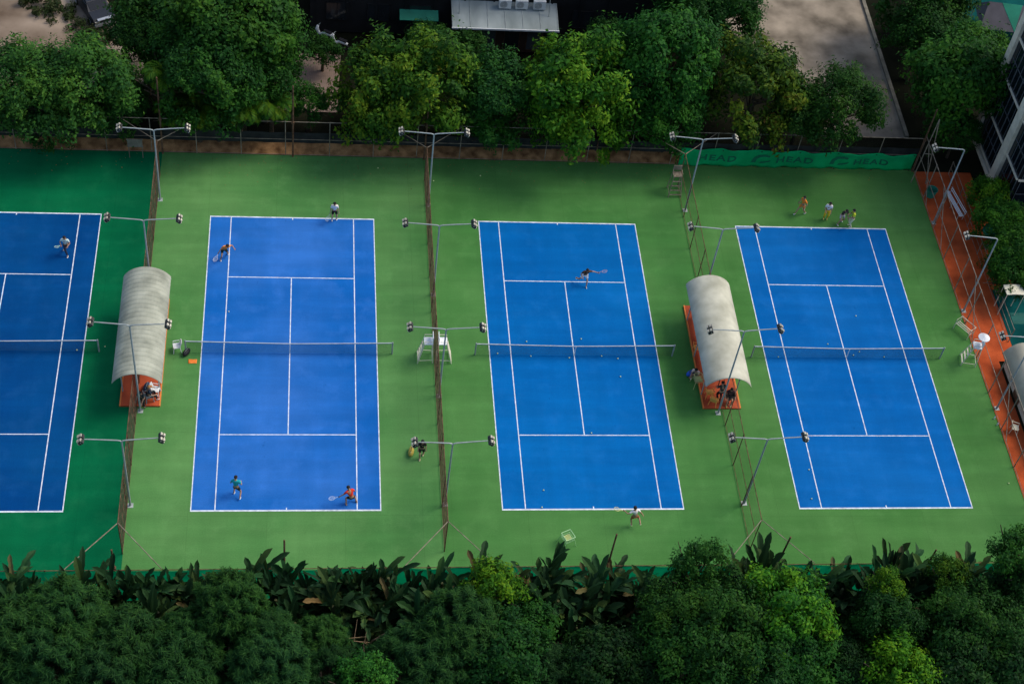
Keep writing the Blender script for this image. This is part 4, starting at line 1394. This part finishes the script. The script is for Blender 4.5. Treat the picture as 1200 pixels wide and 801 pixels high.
def plume_mesh(name, seed, rx, rz, plumes, per, m):
    """feathery conifer: upturned brushes of narrow needles"""
    k = random.Random(seed)
    mb = MB()
    for c in range(plumes):
        d = rdir(k)
        if d.z < -.3: d.z *= -.5; d.normalize()
        f = k.uniform(.5, 1.0) ** .4
        tz = max(0, d.z)
        P = Vector((d.x * rx * (1 - .25 * tz), d.y * rx * (1 - .25 * tz), d.z * rz)) * f
        ax = (d * .75 + Vector((0, 0, .8)) + rdir(k) * .25).normalized()
        big = k.uniform(.7, 1.2)
        tv0 = .2 * k.random()
        for i in range(per):
            e = (rdir(k) * .95 + ax).normalized()
            L = k.uniform(.26, .46) * big
            n = (ax + e * .2 + rdir(k) * .7).normalized()
            fa = k.random()
            mb.tv = tv0 + .5 * fa ** 3
            q = P + ax * (-.45 + .7 * fa) * big + rdir(k) * .16
            leaf_quad(mb, q + e * L * .5, n, e, L, .05)
    return mb.mesh(name, m)


def palm_mesh(name, seed, m, fr=16, ln=2.6):
    k = random.Random(seed)
    mb = MB()
    for f in range(fr):
        a = 2 * pi * f / fr + k.uniform(-.15, .15)
        el = k.uniform(.1, 1.15)
        L = ln * k.uniform(.8, 1.1)
        h = Vector((cos(a), sin(a), 0))
        prev = Vector((0, 0, 0))
        N = 22
        for i in range(N):
            s = (i + 1) / N
            ang = el - 2.5 * s * s
            p = prev + (h * cos(ang) + Vector((0, 0, sin(ang)))) * L / N
            tg = (p - prev).normalized()
            side = tg.cross(Vector((0, 0, 1)))
            side = side.normalized() if side.length > .05 else h.orthogonal()
            for sg in (-1, 1):
                dr = (side * sg + tg * .6 + Vector((0, 0, -.45 - .2 * k.random()))).normalized()
                LL = .75 * sin(pi * min(.97, s * .85 + .12)) * k.uniform(.8, 1.15)
                n = dr.cross(tg).normalized()
                mb.tv = .5 * (f % 3) / 2
                leaf_quad(mb, p + dr * LL * .5, n, dr, LL, .11)
            prev = p
    return mb.mesh(name, m)


def banana_mesh(name, seed, m, nl=9):
    k = random.Random(seed)
    mb = MB()
    for f in range(nl):
        a = 2 * pi * f / nl * 1.62 + k.uniform(-.4, .4)
        L = k.uniform(1.1, 1.9)
        W = k.uniform(.19, .32)
        el = k.uniform(1.0, 1.52)
        bend = k.uniform(.1, .9) if k.random() < .75 else k.uniform(1.3, 2.4)
        h = Vector((cos(a), sin(a), 0))
        tw = k.uniform(-.9, .9)
        side = Vector((-sin(a), cos(a), 0))
        p = Vector((k.uniform(-.35, .35), k.uniform(-.35, .35), k.uniform(.5, 1.9)))
        N = 12
        P = []
        for i in range(N + 1):
            s = i / N
            ang = el - bend * max(0, s - .15) ** 1.3
            if i: p = p + (h * cos(ang) + Vector((0, 0, sin(ang)))) * L / N
            u = max(0, (s - .16) / .84)
            w = 0 if s < .16 else W * min(1, u / .16) ** .6 * min(1, max(0, (1 - u) / .12)) ** .5 * (k.uniform(.55, 1.0) if i % 2 else 1.0)
            t = h * cos(ang) + Vector((0, 0, sin(ang)))
            up = (Vector((0, 0, cos(ang))) - h * sin(ang))
            sd = side * cos(tw * s) + up * sin(tw * s)
            nn = t.cross(sd)
            if nn.dot(up) < 0: nn = -nn
            fold = .42
            P.append((p.copy(), p + sd * w * .5 + nn * w * fold * .5, p - sd * w * .5 + nn * w * fold * .5, w))
        i0 = len(mb.v)
        for c, l, r, w in P:
            mb.v += [c, l, r]
        tv = .90 if k.random() < .012 else .45 * k.random()
        mb.tone += [tv] * (2 * N)
        for i in range(N):
            q = i0 + i * 3
            mb.f.append((q, q + 3, q + 4, q + 1)); mb.mi.append(0)
            mb.f.append((q, q + 2, q + 5, q + 3)); mb.mi.append(0)
    return mb.mesh(name, m)


def trunk_mesh(name, seed, h, r, limbs, spread):
    k = random.Random(seed)
    mb = MB()
    mb.tube([(0, 0, -.2), (.02, .01, h * .3), (k.uniform(-.1, .1), k.uniform(-.1, .1), h * .7), (0, 0, h)], [r * 1.35, r, r * .8, r * .45], 9)
    for i in range(limbs):
        a = 2 * pi * i / limbs + k.uniform(-.3, .3)
        z0 = h * k.uniform(.5, .85)
        q = spread * k.uniform(.6, 1)
        mb.tube([(0, 0, z0), (cos(a) * q * .45, sin(a) * q * .45, z0 + q * .35), (cos(a) * q, sin(a) * q, z0 + q * k.uniform(.45, .9))], [r * .5, r * .34, r * .12], 6)
    return mb.mesh(name, M['bark'])


CROWN = {
    'b1': crown_mesh('broad_crown', 21, 2.9, 2.6, 112, 150, .27, .74, LEAF),
    'b2': crown_mesh('broad_crown', 22, 2.9, 3.0, 118, 145, .25, .70, LEAF),
    'b3': crown_mesh('broad_crown', 25, 2.8, 2.5, 140, 120, .22, .62, LEAF),
    'y1': crown_mesh('mango_crown', 23, 2.9, 2.7, 104, 150, .28, .72, LEAFY),
    's1': crown_mesh('small_crown', 24, 1.5, 1.4, 60, 120, .20, .48, LEAF),
    's2': crown_mesh('small_crown', 26, 1.4, 1.8, 64, 110, .19, .45, LEAFY),
    'c1': plume_mesh('conifer_crown', 31, 2.6, 2.4, 175, 230, NEEDLE),
    'c2': plume_mesh('conifer_crown', 32, 2.5, 2.2, 160, 230, NEEDLE),
    'p1': palm_mesh('palm_crown', 41, LEAFY, 34, 2.5),
    'w1': crown_mesh('weed_crown', 27, .8, .3, 26, 60, .14, .25, WEED),
}
TRUNK = [trunk_mesh('trunk', 51, 4.6, .19, 8, 2.5), trunk_mesh('trunk', 52, 4.6, .16, 7, 2.2)]
BR = {'b1': 2.9, 'b2': 2.9, 'b3': 2.8, 'y1': 2.9, 's1': 1.5, 's2': 1.4, 'c1': 2.7, 'c2': 2.6, 'p1': 2.6, 'w1': .8}


def tree(name, px, py, zc, r, kind, tint, label, cat='tree', group=None, sz=1.0):
    p = at(px, py, zc)
    while 0 < p.y < 19.0 and p.x < 45 and zc > 1.5:
        zc -= .1
        p = at(px, py, zc)
    while -19.4 < p.y < 0 and zc < 8:
        zc += .1
        p = at(px, py, zc)
    gz = -.14
    t = thing(name, (p.x, p.y, gz), label, cat, group)
    s = r / BR[kind]
    if kind not in ('w1',):
        tk = bpy.data.objects.new('trunk', TRUNK[rnd.random() > .5])
        col.objects.link(tk); tk.parent = t
        q = (zc - gz) / 4.6
        tk.scale = (max(.5, s), max(.5, s), q if kind != 'p1' else q * 1.0)
        tk.rotation_euler = (0, 0, rnd.uniform(0, 6.28))
    c = bpy.data.objects.new('crown', CROWN[kind])
    col.objects.link(c); c.parent = t
    c.location = (0, 0, zc - gz)
    c.scale = (s, s, s * sz)
    c.rotation_euler = (rnd.uniform(-.06, .06), rnd.uniform(-.06, .06), rnd.uniform(0, 6.28))
    j = rnd.uniform(.92, 1.08)
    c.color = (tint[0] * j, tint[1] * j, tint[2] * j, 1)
    return t


GF = 'trees beyond the far fence'
FAR = [  # the lowest tints put shade into the leaf colour of the shaded trees
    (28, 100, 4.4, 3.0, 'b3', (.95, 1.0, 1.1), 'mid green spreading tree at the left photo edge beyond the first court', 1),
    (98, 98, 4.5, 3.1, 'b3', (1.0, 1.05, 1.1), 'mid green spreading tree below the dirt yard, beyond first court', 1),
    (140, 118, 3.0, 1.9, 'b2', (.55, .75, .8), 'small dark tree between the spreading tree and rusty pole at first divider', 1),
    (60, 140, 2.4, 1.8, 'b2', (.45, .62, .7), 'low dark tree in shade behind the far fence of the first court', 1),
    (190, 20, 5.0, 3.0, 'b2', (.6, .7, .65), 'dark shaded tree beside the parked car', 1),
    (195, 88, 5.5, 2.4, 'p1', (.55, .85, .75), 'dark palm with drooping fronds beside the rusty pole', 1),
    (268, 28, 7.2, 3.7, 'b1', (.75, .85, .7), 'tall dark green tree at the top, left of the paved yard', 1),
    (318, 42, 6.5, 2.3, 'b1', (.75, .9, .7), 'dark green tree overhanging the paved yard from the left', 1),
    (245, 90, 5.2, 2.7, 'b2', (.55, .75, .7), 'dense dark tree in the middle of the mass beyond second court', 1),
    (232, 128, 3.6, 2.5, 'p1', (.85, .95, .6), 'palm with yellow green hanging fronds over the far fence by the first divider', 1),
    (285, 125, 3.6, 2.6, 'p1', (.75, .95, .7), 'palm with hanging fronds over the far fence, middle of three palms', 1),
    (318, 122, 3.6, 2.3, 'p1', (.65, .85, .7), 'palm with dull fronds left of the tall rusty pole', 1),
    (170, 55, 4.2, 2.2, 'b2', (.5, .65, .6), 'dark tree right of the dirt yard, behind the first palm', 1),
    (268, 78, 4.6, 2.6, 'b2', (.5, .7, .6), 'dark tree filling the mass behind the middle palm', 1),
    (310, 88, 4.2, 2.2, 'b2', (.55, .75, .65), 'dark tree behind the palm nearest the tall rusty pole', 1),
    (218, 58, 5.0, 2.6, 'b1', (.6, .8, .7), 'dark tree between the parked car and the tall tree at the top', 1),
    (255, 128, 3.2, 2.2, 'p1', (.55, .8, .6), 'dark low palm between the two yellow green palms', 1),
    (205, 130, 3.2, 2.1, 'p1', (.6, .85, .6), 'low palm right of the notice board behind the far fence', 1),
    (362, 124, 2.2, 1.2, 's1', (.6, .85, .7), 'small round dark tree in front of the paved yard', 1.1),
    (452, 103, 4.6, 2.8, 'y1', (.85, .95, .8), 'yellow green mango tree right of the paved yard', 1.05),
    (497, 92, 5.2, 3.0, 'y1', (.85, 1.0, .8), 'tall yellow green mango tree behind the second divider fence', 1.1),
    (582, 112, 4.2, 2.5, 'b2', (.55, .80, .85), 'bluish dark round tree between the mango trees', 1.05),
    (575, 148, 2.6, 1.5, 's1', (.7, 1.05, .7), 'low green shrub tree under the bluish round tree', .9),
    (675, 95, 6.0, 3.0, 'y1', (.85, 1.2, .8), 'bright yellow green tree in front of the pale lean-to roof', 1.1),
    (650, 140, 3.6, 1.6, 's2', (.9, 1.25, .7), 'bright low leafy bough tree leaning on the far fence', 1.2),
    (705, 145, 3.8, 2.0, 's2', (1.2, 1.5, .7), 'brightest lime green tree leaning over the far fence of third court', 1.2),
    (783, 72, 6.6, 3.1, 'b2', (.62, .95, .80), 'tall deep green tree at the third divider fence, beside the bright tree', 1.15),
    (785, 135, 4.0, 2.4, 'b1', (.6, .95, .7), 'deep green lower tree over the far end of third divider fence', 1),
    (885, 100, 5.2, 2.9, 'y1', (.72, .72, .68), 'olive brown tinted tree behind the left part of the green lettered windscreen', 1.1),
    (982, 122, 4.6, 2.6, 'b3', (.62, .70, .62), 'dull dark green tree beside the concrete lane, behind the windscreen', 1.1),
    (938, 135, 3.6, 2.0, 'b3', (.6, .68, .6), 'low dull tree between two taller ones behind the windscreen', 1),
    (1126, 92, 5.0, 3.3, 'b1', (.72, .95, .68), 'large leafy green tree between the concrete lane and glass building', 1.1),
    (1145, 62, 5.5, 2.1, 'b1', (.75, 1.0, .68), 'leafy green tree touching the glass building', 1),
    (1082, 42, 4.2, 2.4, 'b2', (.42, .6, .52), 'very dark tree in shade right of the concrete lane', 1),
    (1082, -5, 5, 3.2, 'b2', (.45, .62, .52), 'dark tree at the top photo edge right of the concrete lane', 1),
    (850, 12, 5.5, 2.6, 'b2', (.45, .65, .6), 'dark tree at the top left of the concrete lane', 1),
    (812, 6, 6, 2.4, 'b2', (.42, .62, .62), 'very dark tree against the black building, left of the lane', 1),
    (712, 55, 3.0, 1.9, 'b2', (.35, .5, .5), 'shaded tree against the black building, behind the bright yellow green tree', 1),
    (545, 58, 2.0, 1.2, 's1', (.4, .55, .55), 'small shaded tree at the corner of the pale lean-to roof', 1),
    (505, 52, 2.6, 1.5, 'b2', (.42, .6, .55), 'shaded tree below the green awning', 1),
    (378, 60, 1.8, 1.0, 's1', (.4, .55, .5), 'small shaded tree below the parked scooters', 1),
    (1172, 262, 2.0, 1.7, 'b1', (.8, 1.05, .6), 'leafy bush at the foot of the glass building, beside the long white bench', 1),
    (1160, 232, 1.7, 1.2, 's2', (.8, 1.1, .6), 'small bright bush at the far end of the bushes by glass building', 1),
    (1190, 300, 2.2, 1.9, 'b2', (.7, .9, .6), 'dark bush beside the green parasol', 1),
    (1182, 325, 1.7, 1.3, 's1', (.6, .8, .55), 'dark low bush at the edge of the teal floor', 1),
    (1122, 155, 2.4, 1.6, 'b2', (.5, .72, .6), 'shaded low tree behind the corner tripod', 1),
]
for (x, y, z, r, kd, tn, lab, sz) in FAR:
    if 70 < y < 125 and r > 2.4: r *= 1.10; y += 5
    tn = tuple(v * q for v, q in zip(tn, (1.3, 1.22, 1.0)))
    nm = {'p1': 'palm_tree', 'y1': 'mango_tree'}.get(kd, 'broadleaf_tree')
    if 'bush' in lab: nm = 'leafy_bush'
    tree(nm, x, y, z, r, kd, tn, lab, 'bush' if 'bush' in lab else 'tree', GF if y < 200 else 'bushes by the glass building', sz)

GN = 'trees below the near fence'
NEAR = [  # dark tints along the bottom edge paint shade into the foliage
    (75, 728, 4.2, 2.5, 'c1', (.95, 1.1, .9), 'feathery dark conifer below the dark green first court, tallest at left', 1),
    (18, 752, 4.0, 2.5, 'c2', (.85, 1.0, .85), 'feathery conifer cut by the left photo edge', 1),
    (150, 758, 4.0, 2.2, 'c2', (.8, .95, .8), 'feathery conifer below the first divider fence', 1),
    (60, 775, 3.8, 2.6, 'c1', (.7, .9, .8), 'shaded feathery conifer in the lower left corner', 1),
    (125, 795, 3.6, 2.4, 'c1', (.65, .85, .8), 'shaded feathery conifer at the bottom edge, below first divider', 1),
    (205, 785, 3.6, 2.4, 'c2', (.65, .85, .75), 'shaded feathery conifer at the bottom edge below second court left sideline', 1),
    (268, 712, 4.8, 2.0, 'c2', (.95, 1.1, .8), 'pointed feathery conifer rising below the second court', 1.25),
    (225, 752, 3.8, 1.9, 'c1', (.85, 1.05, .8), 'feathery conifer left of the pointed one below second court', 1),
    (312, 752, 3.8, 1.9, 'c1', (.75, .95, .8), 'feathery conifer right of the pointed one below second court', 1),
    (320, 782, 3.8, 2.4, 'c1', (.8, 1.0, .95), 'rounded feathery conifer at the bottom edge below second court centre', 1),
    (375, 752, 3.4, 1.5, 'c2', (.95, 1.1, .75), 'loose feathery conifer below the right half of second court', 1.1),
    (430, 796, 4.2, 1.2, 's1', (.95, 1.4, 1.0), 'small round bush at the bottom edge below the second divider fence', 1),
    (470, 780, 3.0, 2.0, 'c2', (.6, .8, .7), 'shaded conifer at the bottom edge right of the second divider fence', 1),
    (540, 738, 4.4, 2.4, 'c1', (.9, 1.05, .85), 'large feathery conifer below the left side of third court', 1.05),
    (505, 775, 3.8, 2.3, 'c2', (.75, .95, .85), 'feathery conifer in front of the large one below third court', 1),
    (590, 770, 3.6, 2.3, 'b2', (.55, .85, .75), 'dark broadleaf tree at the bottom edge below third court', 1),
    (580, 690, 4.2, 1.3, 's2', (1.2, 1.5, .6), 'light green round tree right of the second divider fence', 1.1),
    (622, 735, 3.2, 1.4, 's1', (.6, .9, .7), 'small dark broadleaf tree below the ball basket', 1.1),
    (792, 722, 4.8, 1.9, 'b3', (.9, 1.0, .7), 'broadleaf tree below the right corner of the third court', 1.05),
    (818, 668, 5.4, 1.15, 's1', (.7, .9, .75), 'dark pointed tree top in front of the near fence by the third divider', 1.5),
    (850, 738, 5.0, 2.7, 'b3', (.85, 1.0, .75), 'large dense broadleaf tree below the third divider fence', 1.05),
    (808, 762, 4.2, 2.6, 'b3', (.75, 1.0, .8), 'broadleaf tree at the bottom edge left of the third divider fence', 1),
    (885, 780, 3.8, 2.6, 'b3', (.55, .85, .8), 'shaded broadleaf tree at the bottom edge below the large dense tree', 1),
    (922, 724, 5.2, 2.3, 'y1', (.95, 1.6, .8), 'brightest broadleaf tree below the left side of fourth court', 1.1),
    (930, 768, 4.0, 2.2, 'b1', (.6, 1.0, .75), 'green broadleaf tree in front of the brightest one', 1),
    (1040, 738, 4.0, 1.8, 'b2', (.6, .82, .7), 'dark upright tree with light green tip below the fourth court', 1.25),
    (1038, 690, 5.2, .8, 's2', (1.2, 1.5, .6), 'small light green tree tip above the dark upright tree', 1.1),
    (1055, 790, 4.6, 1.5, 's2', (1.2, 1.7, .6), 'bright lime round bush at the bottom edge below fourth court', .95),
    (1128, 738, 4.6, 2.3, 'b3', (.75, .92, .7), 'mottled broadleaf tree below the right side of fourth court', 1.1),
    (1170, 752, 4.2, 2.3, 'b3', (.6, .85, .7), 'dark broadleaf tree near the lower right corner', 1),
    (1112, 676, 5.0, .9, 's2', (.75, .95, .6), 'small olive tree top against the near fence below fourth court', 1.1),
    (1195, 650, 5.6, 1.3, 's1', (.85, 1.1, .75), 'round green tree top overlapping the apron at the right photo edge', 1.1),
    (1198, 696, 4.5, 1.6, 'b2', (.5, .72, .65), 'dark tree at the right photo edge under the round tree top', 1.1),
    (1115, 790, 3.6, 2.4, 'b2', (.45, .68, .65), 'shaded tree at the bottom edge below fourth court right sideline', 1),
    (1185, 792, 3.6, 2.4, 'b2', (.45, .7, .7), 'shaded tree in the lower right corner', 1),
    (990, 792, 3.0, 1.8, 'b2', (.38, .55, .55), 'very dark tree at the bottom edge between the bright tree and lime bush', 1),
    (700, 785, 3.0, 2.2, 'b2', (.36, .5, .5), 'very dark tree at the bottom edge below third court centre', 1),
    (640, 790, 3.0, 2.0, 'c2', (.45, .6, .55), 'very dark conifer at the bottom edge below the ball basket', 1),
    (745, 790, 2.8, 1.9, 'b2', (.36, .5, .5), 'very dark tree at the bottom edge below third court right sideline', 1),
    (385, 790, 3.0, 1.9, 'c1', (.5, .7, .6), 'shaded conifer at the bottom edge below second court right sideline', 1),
]
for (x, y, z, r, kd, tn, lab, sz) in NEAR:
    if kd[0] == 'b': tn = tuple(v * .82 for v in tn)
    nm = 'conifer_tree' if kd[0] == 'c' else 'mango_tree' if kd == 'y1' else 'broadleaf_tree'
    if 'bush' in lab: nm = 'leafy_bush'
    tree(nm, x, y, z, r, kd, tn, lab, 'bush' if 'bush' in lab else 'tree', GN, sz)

# banana plants along the near fence
BN = [banana_mesh('banana_leaves', 61 + i, BANANA, 19 + 3 * i) for i in range(4)]
BS = []
for i in range(2):
    b = MB(); b.tube([(0, 0, -.1), (.04, 0, .9), (.0, .03, 1.7), (0, 0, 2.3)], [.15, .13, .10, .05], 8); BS.append(b.mesh('stem', M['stem']))
ORD = 'first second third fourth fifth sixth seventh eighth ninth tenth eleventh twelfth thirteenth fourteenth fifteenth sixteenth seventeenth eighteenth nineteenth twentieth twenty-first'.split()
ROWS = [(-18.75, .85, 1.28, 'fence row'), (-19.9, .95, 1.3, 'middle row'), (-21.1, 1.15, 1.12, 'outer row')]
DEN = [(-15.5, -9.04, 'below the first court'), (-9.04, 0, 'below the left half of second court'), (0, 9.04, 'below the right half of second court'),
       (9.04, 18.07, 'below the left half of third court'), (18.07, 27.1, 'below the right half of third court'), (27.1, 36.1, 'below the left half of fourth court'), (36.1, 46, 'below the right half of fourth court')]
for (yy, st, sc, rl_) in ROWS:
    x = -15.2
    cnt = {}
    while x < 45.5:
        X = x + rnd.uniform(-.45, .45)
        Y = yy + rnd.uniform(-.4, .4)
        seg = [s for s in DEN if s[0] <= x < s[1]][0][2]
        cnt[seg] = cnt.get(seg, 0) + 1
        t = thing('banana_plant', (X, Y, -.14), 'dark banana plant, %s, %s from left %s' % (rl_, ORD[cnt[seg] - 1], seg), 'banana plant', 'banana plants below the near fence', rnd.uniform(0, 6.28))
        s = sc * rnd.uniform(.78, 1.28)
        if 16 < X < 25 and yy > -19.5: s *= .86
        f = bpy.data.objects.new('leaves', rnd.choice(BN)); col.objects.link(f); f.parent = t
        f.scale = (s, s, s * rnd.uniform(.9, 1.15))
        j = rnd.uniform(.75, 1.7)
        f.color = (j * rnd.uniform(.9, 1.5), j, j * .9, 1)
        q = bpy.data.objects.new('stem', rnd.choice(BS)); col.objects.link(q); q.parent = t
        q.scale = (s, s, s)
        x += st
# weeds on the yard
for (px, py, r, lab) in [(70, 15, 1.1, 'dry weed tuft on the dirt yard left of the parked car'), (48, 2, 1.3, 'dark weed tuft at the top edge of the dirt yard'),
                         (95, 33, .9, 'weed tuft in front of the parked car'), (118, 44, .9, 'brown weed tuft at the right edge of the dirt yard')]:
    tree('weed_tuft', px, py, .1, r, 'w1', (.6, .6, .6), lab, 'weeds', 'weed tufts on the dirt yard')
b = MB()
k = random.Random(8)
for i in range(330):
    far = k.random() < .7
    x = k.uniform(-22, 44)
    y = YF - .1 - abs(k.gauss(0, 1.0)) if far else YN + .2 + abs(k.gauss(0, .8))
    a = k.uniform(0, 6.28)
    leaf_quad(b, Vector((x, y, .016)), Vector((k.uniform(-.2, .2), k.uniform(-.2, .2), 1)).normalized(), Vector((cos(a), sin(a), 0)), k.uniform(.08, .15), k.uniform(.04, .07))
b.tone = [k.random() for q in b.tone]
tag(b.build('fallen_leaves', leaf_mat('dry_leaf', [(.05, .06, .015), (.16, .11, .03), (.26, .16, .05)])), 'dry fallen leaves scattered along the far and near edges of the green aprons', 'fallen leaves', kind='stuff')
# dead branch sticking out of the near planting
p = at(425, 748, 3.0)
t = thing('dead_branch', (p.x, p.y, -.14), 'bare pale dead branches among the conifers below second court', 'branch')
k = random.Random(5)
b = MB(); b.tube([(0, 0, 0), (.1, 0, 1.6), (.5, .1, 2.7), (1.4, .2, 3.6)], [.09, .07, .05, .02], 7)
for i in range(6):
    s0 = Vector((.1 + .08 * i, 0.02 * i, 1.7 + .22 * i))
    b.tube([s0, s0 + Vector((k.uniform(-.9, .5), k.uniform(-.5, .5), .7)), s0 + Vector((k.uniform(-1.3, .8), k.uniform(-.8, .8), 1.3))], [.03, .02, .008], 5)
b.build('bough', mat('dead_wood', (.30, .21, .12), .9, 5, .3), t)

# ------------------------------------------------------------------ light
SUN_EL, SUN_AZ = R(50), R(72)          # azimuth from +Y towards +X
w = bpy.data.worlds.new('World')
scene.world = w
w.use_nodes = True
nt = w.node_tree
sky = nt.nodes.new('ShaderNodeTexSky')
sky.sky_type = 'NISHITA'
sky.sun_disc = False
sky.sun_elevation = SUN_EL
sky.sun_rotation = SUN_AZ
sky.dust_density = 2.5
bg = nt.nodes['Background']
bg.inputs['Strength'].default_value = .115
nt.links.new(sky.outputs['Color'], bg.inputs['Color'])
sd = bpy.data.lights.new('sun', 'SUN')
sd.energy = 1.3
sd.angle = R(26)
sd.color = (1.0, .94, .84)
so = bpy.data.objects.new('sun', sd)
col.objects.link(so)
to_sun = Vector((sin(SUN_AZ) * cos(SUN_EL), cos(SUN_AZ) * cos(SUN_EL), sin(SUN_EL)))
so.rotation_euler = (-to_sun).to_track_quat('-Z', 'Y').to_euler()
so.location = (30, 20, 60)

vs = scene.view_settings
vs.view_transform = 'Standard'
vs.look = 'None'
vs.exposure = 0.70
vs.gamma = 1.0
vs.use_curve_mapping = False
scene.cycles.use_denoising = True
